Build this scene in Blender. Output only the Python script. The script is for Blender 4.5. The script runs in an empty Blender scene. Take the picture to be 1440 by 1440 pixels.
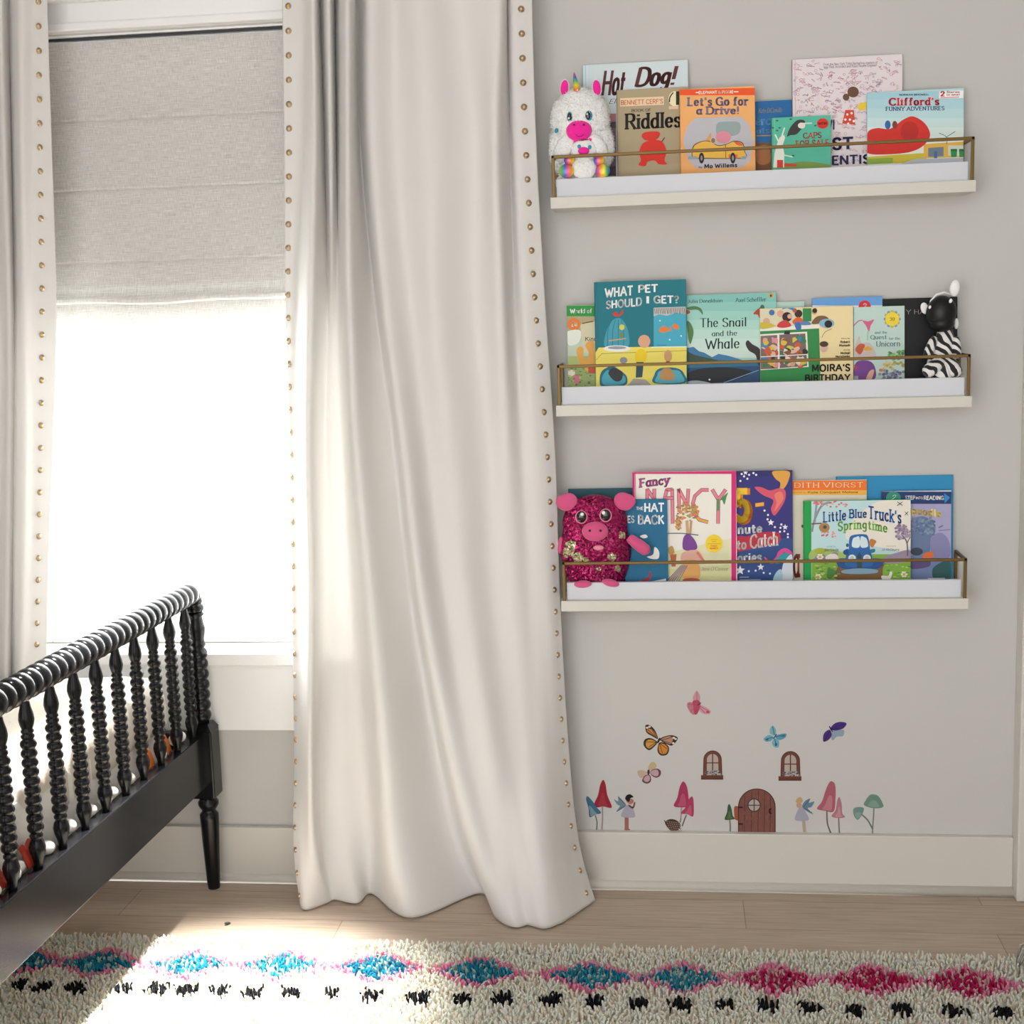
import bpy, math, random
from math import sin, cos, pi, sqrt, radians as R
random.seed(7)
C = bpy.context.scene.collection
# ------------------------------------------------------------------ camera
F, PITCH, YAW, ROLL, CX, CD, CZ = 1906.88, .14571, .11931, -.03167, -.19854, 3.20117, 1.41201
_f = (-sin(YAW)*cos(PITCH), cos(YAW)*cos(PITCH), -sin(PITCH))
_r0 = (cos(YAW), sin(YAW), 0.0)
_u0 = (_r0[1]*_f[2]-_r0[2]*_f[1], _r0[2]*_f[0]-_r0[0]*_f[2], _r0[0]*_f[1]-_r0[1]*_f[0])
_r = tuple(cos(ROLL)*a+sin(ROLL)*b for a, b in zip(_r0, _u0))
_u = tuple(-sin(ROLL)*a+cos(ROLL)*b for a, b in zip(_r0, _u0))
import mathutils
cam_d = bpy.data.cameras.new('camera'); cam = bpy.data.objects.new('camera', cam_d); C.objects.link(cam)
cam_d.sensor_width = 36; cam_d.lens = F/1440*36; cam_d.clip_start = .05
cam.matrix_world = mathutils.Matrix(((_r[0], _u[0], -_f[0], CX), (_r[1], _u[1], -_f[1], -CD), (_r[2], _u[2], -_f[2], CZ), (0, 0, 0, 1)))
bpy.context.scene.camera = cam
# ------------------------------------------------------------------ world, exposure, added spot
sc = bpy.context.scene
sc.view_settings.view_transform = 'Standard'; sc.view_settings.look = 'None'
sc.view_settings.gamma = 1; sc.view_settings.use_curve_mapping = False
sc.view_settings.exposure = 0.0
sc.cycles.max_bounces = 10; sc.cycles.diffuse_bounces = 6; sc.cycles.use_denoising = True
sc.cycles.caustics_reflective = False; sc.cycles.caustics_refractive = False
sc.cycles.sample_clamp_indirect = 6
W = bpy.data.worlds.new('sky'); sc.world = W; W.use_nodes = True
nt = W.node_tree; nt.nodes.clear()
tc = nt.nodes.new('ShaderNodeTexCoord'); sx = nt.nodes.new('ShaderNodeSeparateXYZ')
rp = nt.nodes.new('ShaderNodeValToRGB'); bg = nt.nodes.new('ShaderNodeBackground'); wo = nt.nodes.new('ShaderNodeOutputWorld')
SKY_LEFT, SKY_RIGHT = 1.75, .35      # the daylight comes mostly from the left
mr = nt.nodes.new('ShaderNodeMapRange'); mr.inputs[1].default_value = -1; mr.inputs[2].default_value = 1
nt.links.new(tc.outputs['Generated'], sx.inputs[0]); nt.links.new(sx.outputs['Y'], mr.inputs[0])
nt.links.new(mr.outputs[0], rp.inputs[0]); mx_ = nt.nodes.new('ShaderNodeMapRange'); mx_.inputs[1].default_value = -.6; mx_.inputs[2].default_value = .6; mx_.inputs[3].default_value = SKY_LEFT; mx_.inputs[4].default_value = SKY_RIGHT
vm_ = nt.nodes.new('ShaderNodeVectorMath'); vm_.operation = 'SCALE'
nt.links.new(sx.outputs['X'], mx_.inputs[0]); nt.links.new(rp.outputs[0], vm_.inputs[0]); nt.links.new(mx_.outputs[0], vm_.inputs['Scale']); nt.links.new(vm_.outputs[0], bg.inputs[0]); nt.links.new(bg.outputs[0], wo.inputs[0])
SKY_FRONT, SKY_ROOM = 11.0, 2.75      # bright overcast beyond the window wall, dimmer daylight from the open side of the room
k = SKY_ROOM/SKY_FRONT
rp.color_ramp.elements[0].position = .45; rp.color_ramp.elements[0].color = (k*.985, k*.99, k*1.0, 1)
rp.color_ramp.elements[1].position = .60; rp.color_ramp.elements[1].color = (1, 1, 1, 1)
bg.inputs[1].default_value = SKY_FRONT
# added spot without fixture, puts a soft pool of light on floor and rug
beam_d = bpy.data.lights.new('floor_pool_spot', 'SPOT'); beam = bpy.data.objects.new('floor_pool_spot', beam_d); C.objects.link(beam)
beam_d.energy = 2500; beam_d.spot_size = R(22.5); beam_d.spot_blend = 1.0; beam_d.shadow_soft_size = .06; beam_d.color = (1, .98, .95)
beam.location = (-1.16, -.52, 2.70)
beam.rotation_euler = (mathutils.Vector((-1.15, -.70, 0))-mathutils.Vector(beam.location)).to_track_quat('-Z', 'Y').to_euler()
# ------------------------------------------------------------------ helpers
def ray(u, v):
    a, b = u-720, 720-v
    return (_f[0]*F+_r[0]*a+_u[0]*b, _f[1]*F+_r[1]*a+_u[1]*b, _f[2]*F+_r[2]*a+_u[2]*b)
def onY(u, v, Y):
    d = ray(u, v); t = (Y+CD)/d[1]; return (CX+t*d[0], Y, CZ+t*d[2])
def onZ(u, v, Z):
    d = ray(u, v); t = (Z-CZ)/d[2]; return (CX+t*d[0], -CD+t*d[1], Z)
def onLean(u, v, Yb, zs, tl):      # plane Y = Yb + (z-zs)*tl
    d = ray(u, v); t = (Yb+(CZ-zs)*tl+CD)/(d[1]-d[2]*tl)
    return (CX+t*d[0], -CD+t*d[1], CZ+t*d[2])
def s2l(c): return c/12.92 if c <= .04045 else ((c+.055)/1.055)**2.4
def hexc(h, gain=1.0):
    h = h.lstrip('#'); return tuple(min(.9, s2l(int(h[i:i+2], 16)/255)*gain) for i in (0, 2, 4))
MATS = {}
def mat(h, rough=.55, metal=0.0, gain=1.0, spec=.5, bump=None, name=None, sheen=0, trans=0, coat=0):
    key = (h, rough, metal, gain, spec, bump, sheen, trans, coat)
    if key in MATS: return MATS[key]
    m = bpy.data.materials.new(name or 'paint'); m.use_nodes = True
    n = m.node_tree; b = n.nodes['Principled BSDF']
    b.inputs['Base Color'].default_value = (*hexc(h, gain), 1); b.inputs['Roughness'].default_value = rough
    b.inputs['Metallic'].default_value = metal; b.inputs['Specular IOR Level'].default_value = spec
    if sheen: b.inputs['Sheen Weight'].default_value = sheen
    if coat: b.inputs['Coat Weight'].default_value = coat
    if bump:
        t = n.nodes.new('ShaderNodeTexNoise'); t.inputs['Scale'].default_value = bump[0]; t.inputs['Detail'].default_value = 4
        q = n.nodes.new('ShaderNodeTexCoord'); n.links.new(q.outputs['Object'], t.inputs['Vector'])
        u = n.nodes.new('ShaderNodeBump'); u.inputs['Strength'].default_value = bump[1]; u.inputs['Distance'].default_value = bump[2]
        n.links.new(t.outputs[0], u.inputs['Height']); n.links.new(u.outputs[0], b.inputs['Normal'])
    if trans:
        tr = n.nodes.new('ShaderNodeBsdfTranslucent'); tr.inputs[0].default_value = (*hexc(h, gain), 1)
        mx = n.nodes.new('ShaderNodeMixShader'); mx.inputs[0].default_value = trans
        n.links.new(b.outputs[0], mx.inputs[1]); n.links.new(tr.outputs[0], mx.inputs[2])
        n.links.new(mx.outputs[0], n.nodes['Material Output'].inputs[0])
    MATS[key] = m; return m
PG = 1.08
def ink(h): return mat(h, .5, gain=PG, spec=.3, name='print')
def tag(o, label=None, cat=None, group=None, kind=None):
    if label: o['label'] = label
    if cat: o['category'] = cat
    if group: o['group'] = group
    if kind: o['kind'] = kind
    return o
def thing(name, label, cat, loc, group=None, kind=None):
    o = bpy.data.objects.new(name, None); C.objects.link(o); o.location = loc; o.empty_display_size = .05
    return tag(o, label, cat, group, kind)
ORG = {}
class MB:
    def __init__(s): s.v, s.f, s.m, s.mats, s.sm = [], [], [], [], []
    def mi(s, m):
        if m not in s.mats: s.mats.append(m)
        return s.mats.index(m)
    def add(s, vs, fs, m, smooth=False):
        o = len(s.v); s.v.extend(vs); i = s.mi(m)
        for f in fs: s.f.append(tuple(o+a for a in f)); s.m.append(i); s.sm.append(smooth)
        return s
    def box(s, x0, x1, y0, y1, z0, z1, m, T=None):
        vs = [(x, y, z) for x in (x0, x1) for y in (y0, y1) for z in (z0, z1)]
        if T: vs = [T(*p) for p in vs]
        return s.add(vs, [(0, 1, 3, 2), (4, 6, 7, 5), (0, 4, 5, 1), (2, 3, 7, 6), (0, 2, 6, 4), (1, 5, 7, 3)], m)
    def bbox(s, x0, x1, y0, y1, z0, z1, b, m, T=None):     # box with chamfered edges
        cx, cy, cz = (x0+x1)/2, (y0+y1)/2, (z0+z1)/2; hx, hy, hz = (x1-x0)/2, (y1-y0)/2, (z1-z0)/2
        import bmesh
        bm = bmesh.new(); bmesh.ops.create_cube(bm, size=2)
        for w in bm.verts: w.co = (cx+w.co.x*hx, cy+w.co.y*hy, cz+w.co.z*hz)
        bmesh.ops.bevel(bm, geom=bm.edges[:], offset=b, segments=2, affect='EDGES', profile=.5)
        bm.verts.index_update()
        vs = [tuple(w.co) for w in bm.verts]; fs = [tuple(w.index for w in f.verts) for f in bm.faces]; bm.free()
        if T: vs = [T(*p) for p in vs]
        return s.add(vs, fs, m)
    def lathe(s, prof, m, org=(0, 0, 0), ax=(0, 0, 1), n=16, sx=1, sy=1, smooth=True, T=None):
        a = mathutils.Vector(ax).normalized(); q = a.to_track_quat('Z', 'Y').to_matrix()
        vs, fs = [], []
        for (r, z) in prof:
            for i in range(n):
                t = 2*pi*i/n; p = q @ mathutils.Vector((r*cos(t)*sx, r*sin(t)*sy, z))
                vs.append((org[0]+p.x, org[1]+p.y, org[2]+p.z))
        for j in range(len(prof)-1):
            for i in range(n):
                fs.append((j*n+i, j*n+(i+1) % n, (j+1)*n+(i+1) % n, (j+1)*n+i))
        fs.append(tuple(range(n))[::-1]); fs.append(tuple((len(prof)-1)*n+i for i in range(n)))
        if T: vs = [T(*p) for p in vs]
        return s.add(vs, fs, m, smooth)
    def ell(s, c, r, m, n=20, k=12, rot=None, disp=None):  # ellipsoid, disp(x,y,z unit)->radius factor
        vs, fs = [], []
        M = mathutils.Euler(rot).to_matrix() if rot else None
        for j in range(k+1):
            t = pi*j/k
            for i in range(n):
                a = 2*pi*i/n; p = (sin(t)*cos(a), sin(t)*sin(a), cos(t))
                d = disp(*p) if disp else 1
                w = mathutils.Vector((p[0]*r[0]*d, p[1]*r[1]*d, p[2]*r[2]*d))
                if M: w = M @ w
                vs.append((c[0]+w.x, c[1]+w.y, c[2]+w.z))
        for j in range(k):
            for i in range(n): fs.append((j*n+i, (j+1)*n+i, (j+1)*n+(i+1) % n, j*n+(i+1) % n))
        return s.add(vs, fs, m, True)
    def tube(s, pts, r, m, n=10, closed=False):
        V = mathutils.Vector; P = [V(p) for p in pts]; vs, fs = [], []
        rr = r if isinstance(r, (list, tuple)) else [r]*len(P)
        up = V((0, 0, 1))
        for i, p in enumerate(P):
            d = (P[min(i+1, len(P)-1)]-P[max(i-1, 0)]).normalized()
            h = V((1, 0, 0)) if abs(d.z) > .9 else up
            a = d.cross(h).normalized(); b = d.cross(a).normalized()
            for k_ in range(n):
                t = 2*pi*k_/n; w = p+(a*cos(t)+b*sin(t))*rr[i]; vs.append(tuple(w))
        for i in range(len(P)-1):
            for k_ in range(n): fs.append((i*n+k_, i*n+(k_+1) % n, (i+1)*n+(k_+1) % n, (i+1)*n+k_))
        fs.append(tuple(range(n))[::-1]); fs.append(tuple((len(P)-1)*n+i for i in range(n)))
        return s.add(vs, fs, m, True)
    def build(s, name, parent=None, org=None, kind=None):
        if parent is not None: org = ORG.get(parent.name, tuple(parent.location))
        if org is None:
            xs, ys, zs = zip(*s.v); org = ((min(xs)+max(xs))/2, (min(ys)+max(ys))/2, min(zs))
        me = bpy.data.meshes.new(name)
        me.from_pydata([(a-org[0], b-org[1], c-org[2]) for a, b, c in s.v], [], s.f)
        for m in s.mats: me.materials.append(m)
        me.polygons.foreach_set('material_index', s.m); me.polygons.foreach_set('use_smooth', s.sm); me.update()
        o = bpy.data.objects.new(name, me); C.objects.link(o)
        if parent is not None:
            o.parent = parent
        else: o.location = org
        ORG[o.name] = org
        if kind: o['kind'] = kind
        return o
def nodes_mat(name):
    m = bpy.data.materials.new(name); m.use_nodes = True
    n = m.node_tree; return m, n, n.nodes['Principled BSDF']
def crom(p0, p1, p2, p3, t):
    return tuple(.5*((2*b)+(-a+c)*t+(2*a-5*b+4*c-d)*t*t+(-a+3*b-3*c+d)*t**3) for a, b, c, d in zip(p0, p1, p2, p3))
def spline(P, per):
    out = []
    for i in range(len(P)-1):
        a, b, c, d = P[max(i-1, 0)], P[i], P[i+1], P[min(i+2, len(P)-1)]
        for k_ in range(per): out.append(crom(a, b, c, d, k_/per))
    out.append(tuple(P[-1])); return out
WALLC, TRIMC, SHELFC, LIPC = '#c6c4c0', '#d1cec6', '#d2cec4', '#d3d5db'
SHADE0, SHADE1, SHADET = '#c2bfba', '#efede9', .12
CURTC, CURTT = '#eceae7', .2
# ------------------------------------------------------------------ setting materials
def wall_mat(name, h, rough=.75):
    m, n, b = nodes_mat(name); b.inputs['Base Color'].default_value = (*hexc(h), 1); b.inputs['Roughness'].default_value = rough
    t = n.nodes.new('ShaderNodeTexNoise'); t.inputs['Scale'].default_value = 260; q = n.nodes.new('ShaderNodeTexCoord')
    n.links.new(q.outputs['Object'], t.inputs['Vector'])
    u = n.nodes.new('ShaderNodeBump'); u.inputs['Strength'].default_value = .12; u.inputs['Distance'].default_value = .002
    n.links.new(t.outputs[0], u.inputs['Height']); n.links.new(u.outputs[0], b.inputs['Normal']); return m
M_WALL = wall_mat('wall_paint', WALLC)
M_TRIM = mat(TRIMC, .35, name='trim_paint')
M_WIN = mat('#f2f2f0', .35, name='window_paint')
def floor_mat():
    m, n, b = nodes_mat('oak_floor'); L = n.links.new; N = n.nodes.new
    q = N('ShaderNodeTexCoord'); mp = N('ShaderNodeMapping'); L(q.outputs['Object'], mp.inputs[0])
    br = N('ShaderNodeTexBrick'); L(mp.outputs[0], br.inputs[0]); br.offset = .37
    br.inputs['Scale'].default_value = 1; br.inputs['Brick Width'].default_value = 1.5; br.inputs['Row Height'].default_value = .15
    br.inputs['Mortar Size'].default_value = .0012; br.inputs['Mortar Smooth'].default_value = .3
    br.inputs['Color1'].default_value = (*hexc('#bfae9d'), 1); br.inputs['Color2'].default_value = (*hexc('#b5a492'), 1)
    br.inputs['Mortar'].default_value = (*hexc('#94806b'), 1)
    m2 = N('ShaderNodeMapping'); m2.inputs['Scale'].default_value = (3, 55, 1); L(q.outputs['Object'], m2.inputs[0])
    no = N('ShaderNodeTexNoise'); no.inputs['Scale'].default_value = 2.2; no.inputs['Detail'].default_value = 6; no.inputs['Distortion'].default_value = .6
    L(m2.outputs[0], no.inputs['Vector'])
    cr = N('ShaderNodeValToRGB'); cr.color_ramp.elements[0].position = .3; cr.color_ramp.elements[0].color = (.78, .76, .73, 1)
    cr.color_ramp.elements[1].position = .7; cr.color_ramp.elements[1].color = (1.06, 1.05, 1.04, 1); L(no.outputs[0], cr.inputs[0])
    mx = N('ShaderNodeMix'); mx.data_type = 'RGBA'; mx.blend_type = 'MULTIPLY'; mx.inputs[0].default_value = 1
    L(br.outputs[0], mx.inputs[6]); L(cr.outputs[0], mx.inputs[7]); L(mx.outputs[2], b.inputs['Base Color'])
    b.inputs['Roughness'].default_value = .42; b.inputs['Specular IOR Level'].default_value = .35
    u = N('ShaderNodeBump'); u.inputs['Strength'].default_value = .1; u.inputs['Distance'].default_value = .002
    L(no.outputs[0], u.inputs['Height']); L(u.outputs[0], b.inputs['Normal']); return m
M_FLOOR = floor_mat()
XR, XL, YB, ZC = .72, -2.7, -4.2, 2.75
WX0, WX1, WZ0, WZ1 = -1.86, -.96, .60, 2.094
MB().box(XL-.12, XR+.12, YB, .14, -.06, 0, M_FLOOR).build('floor', kind='structure')
MB().box(XL-.12, XR+.12, YB, .14, ZC, ZC+.06, mat('#e8e6e2', .8, name='ceiling_paint')).build('ceiling', kind='structure')
w = MB(); w.box(XL-.12, WX0, 0, .14, 0, ZC, M_WALL); w.box(WX1, XR+.12, 0, .14, 0, ZC, M_WALL)
w.box(WX0, WX1, 0, .14, 0, WZ0, M_WALL); w.box(WX0, WX1, 0, .14, WZ1, ZC, M_WALL); w.build('wall_back', kind='structure')
MB().box(XR, XR+.12, YB, 0, 0, ZC, M_WALL).build('wall_right', kind='structure')
MB().box(XL-.12, XL, YB, 0, 0, ZC, M_WALL).build('wall_left', kind='structure')
BH = .1425
def baseboard(name, x0, x1):
    o = thing(name, None, None, ((x0+x1)/2, 0, 0), kind='structure')
    MB().bbox(x0, x1, -.018, 0, 0, BH, .002, M_TRIM).build('board', o)
    s = MB(); pr = [(-.018, .0), (-.033, .0), (-.0325, .008), (-.030, .014), (-.025, .0185), (-.018, .020)]
    vs = [(x, y, z) for x in (x0, x1) for y, z in pr]; n = len(pr)
    s.add(vs, [(i, i+1, n+i+1, n+i) for i in range(n-1)]+[tuple(range(n))[::-1], tuple(range(n, 2*n))], M_TRIM, True); s.build('shoe_moulding', o)
    return o
baseboard('baseboard_back', XL, .5935)
MB().bbox(.5935, .70, -.058, 0, 0, 2.2, .004, M_TRIM).build('trim_1', kind='structure')
o = thing('baseboard_right', None, None, (XR, -1.5, 0), kind='structure')
MB().bbox(XR-.018, XR, YB, -.034, 0, BH, .002, M_TRIM).build('board', o)
MB().bbox(XR-.032, XR-.018, YB, -.034, 0, .019, .004, M_TRIM).build('shoe_moulding', o)
# window
win = thing('window_1', 'tall white window behind the grey roman shade', 'window', ((WX0+WX1)/2, 0, WZ0), kind='structure')
h = MB(); h.bbox(WX0-.10, WX1+.10, -.02, 0, WZ1+.008, WZ1+.075, .002, M_WIN); h.bbox(WX0-.115, WX1+.115, -.036, 0, WZ1+.003, WZ1+.022, .004, M_WIN)
h.bbox(WX0-.13, WX1+.13, -.062, 0, WZ1+.068, WZ1+.10, .004, M_WIN); h.bbox(WX0-.10, WX1+.10, -.025, 0, WZ1+.10, WZ1+.19, .002, M_WIN); h.build('head_casing', win)
for x0, x1 in ((WX0-.09, WX0), (WX1, WX1+.09)):
    MB().bbox(x0, x1, -.02, 0, WZ0, WZ1, .002, M_WIN).build('side_casing', win)
MB().bbox(WX0-.12, WX1+.12, -.055, .139, WZ0-.026, WZ0+.004, .003, M_WIN).build('window_sill', win)
MB().bbox(WX0-.09, WX1+.09, -.02, 0, .398, WZ0-.026, .002, M_WIN).build('apron', win)
j = MB()
j.box(WX0, WX0+.018, 0, .14, WZ0, WZ1, M_WIN); j.box(WX1-.018, WX1, 0, .14, WZ0, WZ1, M_WIN); j.box(WX0, WX1, 0, .14, WZ1-.004, WZ1, M_WIN); j.build('jamb', win)
def glass_mat():
    m = bpy.data.materials.new('window_glass'); m.use_nodes = True; n = m.node_tree; n.nodes.clear()
    t = n.nodes.new('ShaderNodeBsdfTransparent'); t.inputs[0].default_value = (.97, .98, .975, 1); g = n.nodes.new('ShaderNodeBsdfGlossy'); g.inputs['Roughness'].default_value = .02
    mx = n.nodes.new('ShaderNodeMixShader'); mx.inputs[0].default_value = .05; o = n.nodes.new('ShaderNodeOutputMaterial')
    n.links.new(t.outputs[0], mx.inputs[1]); n.links.new(g.outputs[0], mx.inputs[2]); n.links.new(mx.outputs[0], o.inputs[0]); return m
M_GLASS = glass_mat()
zm = 1.52
for (z0, z1, y) in ((WZ0+.005, zm+.02, .075), (zm-.02, WZ1-.015, .108)):
    s = MB(); a, b = WX0+.019, WX1-.019; t = .045
    for q in ((a, a+t, z0, z1), (b-t, b, z0, z1), (a+t, b-t, z0, z0+t), (a+t, b-t, z1-.04, z1)):
        s.bbox(q[0], q[1], y-.016, y+.016, q[2], q[3], .003, M_WIN)
    f = s.build('sash', win)
    MB().box(a+t, b-t, y-.003, y+.003, z0+t, z1-.04, M_GLASS).build('pane', f)
# ------------------------------------------------------------------ roman shade
def linen_mat():
    m, n, b = nodes_mat('grey_linen'); L = n.links.new; N = n.nodes.new
    q = N('ShaderNodeTexCoord'); res = []
    for sc_ in ((26, 26, 1300), (1300, 30, 60)):
        mp = N('ShaderNodeMapping'); mp.inputs['Scale'].default_value = sc_; L(q.outputs['Object'], mp.inputs[0])
        no = N('ShaderNodeTexNoise'); no.inputs['Scale'].default_value = 1; no.inputs['Detail'].default_value = 3; L(mp.outputs[0], no.inputs['Vector']); res.append(no)
    ad = N('ShaderNodeMath'); ad.operation = 'ADD'; L(res[0].outputs[0], ad.inputs[0]); L(res[1].outputs[0], ad.inputs[1])
    cr = N('ShaderNodeValToRGB'); cr.color_ramp.elements[0].position = .38; cr.color_ramp.elements[1].position = .62
    hf = N('ShaderNodeMath'); hf.operation = 'MULTIPLY'; hf.inputs[1].default_value = .5; L(ad.outputs[0], hf.inputs[0]); L(hf.outputs[0], cr.inputs[0])
    cr.color_ramp.elements[0].color = (*hexc(SHADE0), 1); cr.color_ramp.elements[1].color = (*hexc(SHADE1), 1)
    L(cr.outputs[0], b.inputs['Base Color']); b.inputs['Roughness'].default_value = .9; b.inputs['Specular IOR Level'].default_value = .1
    tr = N('ShaderNodeBsdfTranslucent'); L(cr.outputs[0], tr.inputs[0]); mx = N('ShaderNodeMixShader'); mx.inputs[0].default_value = SHADET
    L(b.outputs[0], mx.inputs[1]); L(tr.outputs[0], mx.inputs[2]); L(mx.outputs[0], n.nodes['Material Output'].inputs[0]); return m
M_LINEN = linen_mat()
sh = thing('roman_shade', 'grey linen roman shade half lowered over the window', 'window shade', ((WX0+WX1)/2, .02, 1.43))
def sheet(prof, x0, x1, m, sag=None, nx=40):
    vs, fs = [], []
    for i in range(nx+1):
        x = x0+(x1-x0)*i/nx
        for (y, z) in prof:
            d = sag(i/nx)*max(0, min(1, (1.62-z)/.15)) if sag else 0
            vs.append((x, y, z-d))
    n = len(prof)
    for i in range(nx):
        for k_ in range(n-1): fs.append((i*n+k_, i*n+k_+1, (i+1)*n+k_+1, (i+1)*n+k_))
    return vs, fs
x0, x1 = WX0+.03, WX1-.03
sag = lambda t: .009*(1-abs(2*t-1)**1.5)+.002*sin(t*17)
def seams(y, zs):
    out = []
    for z in zs: out += [(y, z+.014), (y-.004, z+.005), (y-.0045, z+.001), (y-.002, z), (y+.006, z-.0012), (y+.003, z-.005), (y, z-.014)]
    return out
# three upper panels, each lower edge lapping the next (px y = 150-170, 258, 358 -> z)
s = MB(); pr = [(.016, 2.082), (.018, 2.0)]+seams(.018, (1.900,))+seams(.018, (1.737,))+seams(.018, (1.567,))+[(.012, 1.52), (.002, 1.49), (-.010, 1.484), (-.012, 1.475), (-.004, 1.470), (.004, 1.471)]
s.add(*sheet(pr, x0, x1, None, sag), M_LINEN, True); s.build('fabric_panel', sh)
MB().box(x0+.004, x1-.004, .0245, .0265, 1.500, 2.078, mat('#e8e8e6', .9, name='light_block_sheet')).build('light_block', sh)  # added unseen sheet, stops window light so only the bottom curl glows
s = MB(); pr = [(.034, 1.490), (.029, 1.475), (.024, 1.455), (.018, 1.440), (.014, 1.428), (.014, 1.418), (.020, 1.412)]
s.add(*sheet(pr, x0, x1, None, lambda t: .006*(1-abs(2*t-1)**1.5)+.001*sin(t*13)), M_LINEN, True); s.build('lower_fold', sh)
MB().box(x0+.004, x1-.004, .0365, .0385, 1.424, 1.490, mat('#e8e8e6', .9, name='light_block_sheet')).build('light_block', sh)  # second added sheet, blocks window light behind the lower fold
MB().bbox(x0, x1, .006, .04, 2.083, 2.0892, .001, mat('#34353b', .6, name='gap_shadow_grey')).build('gap_shadow', sh)  # dark strip paints the shadow gap under the head casing
# ------------------------------------------------------------------ curtains
def curtain_mat():
    m, n, b = nodes_mat('white_curtain'); L = n.links.new; N = n.nodes.new
    c = (*hexc(CURTC), 1); b.inputs['Base Color'].default_value = c; b.inputs['Roughness'].default_value = .7
    b.inputs['Sheen Weight'].default_value = .25; b.inputs['Specular IOR Level'].default_value = .25
    q = N('ShaderNodeTexCoord'); no = N('ShaderNodeTexNoise'); no.inputs['Scale'].default_value = 420; L(q.outputs['Object'], no.inputs['Vector'])
    u = N('ShaderNodeBump'); u.inputs['Strength'].default_value = .10; u.inputs['Distance'].default_value = .002; L(no.outputs[0], u.inputs['Height']); L(u.outputs[0], b.inputs['Normal'])
    tr = N('ShaderNodeBsdfTranslucent'); tr.inputs[0].default_value = c; mx = N('ShaderNodeMixShader'); mx.inputs[0].default_value = CURTT
    L(b.outputs[0], mx.inputs[1]); L(tr.outputs[0], mx.inputs[2]); L(mx.outputs[0], n.nodes['Material Output'].inputs[0]); return m
M_CURT = curtain_mat()
M_BRASS = mat('#d0b491', .3, .85, name='brass_stud')
DEEP = 1.95
def curtain(label, rows, hem, studs, off=0):
    grid = []
    for v, us, ys in rows:
        ys = [max(-.205, min(-.067, -.108+(y+.108)*DEEP)) for y in ys]; grid.append([onY(u, v, y) for u, y in zip(us, ys)])
    grid.append([onZ(u, v, .004) for u, v in hem])
    fine = [spline(r, 9) for r in grid]; nc = len(fine[0])
    cols = [spline([r[k_] for r in fine], 14) for k_ in range(nc)]; nr = len(cols[0])
    def wr(k_, j):
        x, y, z = cols[k_][j]
        a = .0014*sin(k_*.21+j*.04+2*sin(j*.043))*sin(j*.07+k_*.09)+.0004*sin(k_*.7+j*.13)
        if z < .105: y -= .003
        if z < .25: a += .0012*sin(k_*.35+j*.3)*(1-z/.25)
        return (x, y+a, max(.003, z))
    G = [[wr(k_, j) for j in range(nr)] for k_ in range(nc)]
    s = MB(); vs = [p for c in G for p in c]
    fs = [(k_*nr+j, k_*nr+j+1, (k_+1)*nr+j+1, (k_+1)*nr+j) for k_ in range(nc-1) for j in range(nr-1)]
    s.add(vs, fs, M_CURT, True)
    root = thing('curtain', label, 'curtain', (G[nc//2][-1][0], G[nc//2][-1][1], 0), 'white studded curtains')
    o = s.build('fabric', root)
    so = o.modifiers.new('thickness', 'SOLIDIFY'); so.thickness = .0022; so.offset = 1
    for kf, ztop, zbot, n in studs:
        k0 = int(kf*9); zz = [ztop+(zbot-ztop)*i/(n-1) for i in range(n)]
        for z in zz:
            c = G[k0]; j = min(range(nr), key=lambda a: abs(c[a][2]-z)); j = min(max(j, 1), nr-2)
            j0 = j if c[j][2] >= z else j-1; ft = (c[j0][2]-z)/max(1e-6, c[j0][2]-c[j0+1][2]); p = mathutils.Vector(c[j0]).lerp(mathutils.Vector(c[j0+1]), min(1, max(0, ft)))
            du = mathutils.Vector(G[min(k0+1, nc-1)][j])-mathutils.Vector(G[max(k0-1, 0)][j]); dv = mathutils.Vector(c[j+1])-mathutils.Vector(c[j-1])
            nn = du.cross(dv).normalized()
            if nn.y > 0: nn = -nn
            nn = (nn+mathutils.Vector((0, -.25, 0))).normalized()
            r = .0074
            MB().lathe([(r, -.001), (r, .0012), (r*.62, .0016), (r*.60, .0035), (r*.45, .0052), (r*.2, .0060), (0.0001, .0062)], M_BRASS, tuple(p+nn*.0012), tuple(nn), 12).build('stud', root)
    return root
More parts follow.
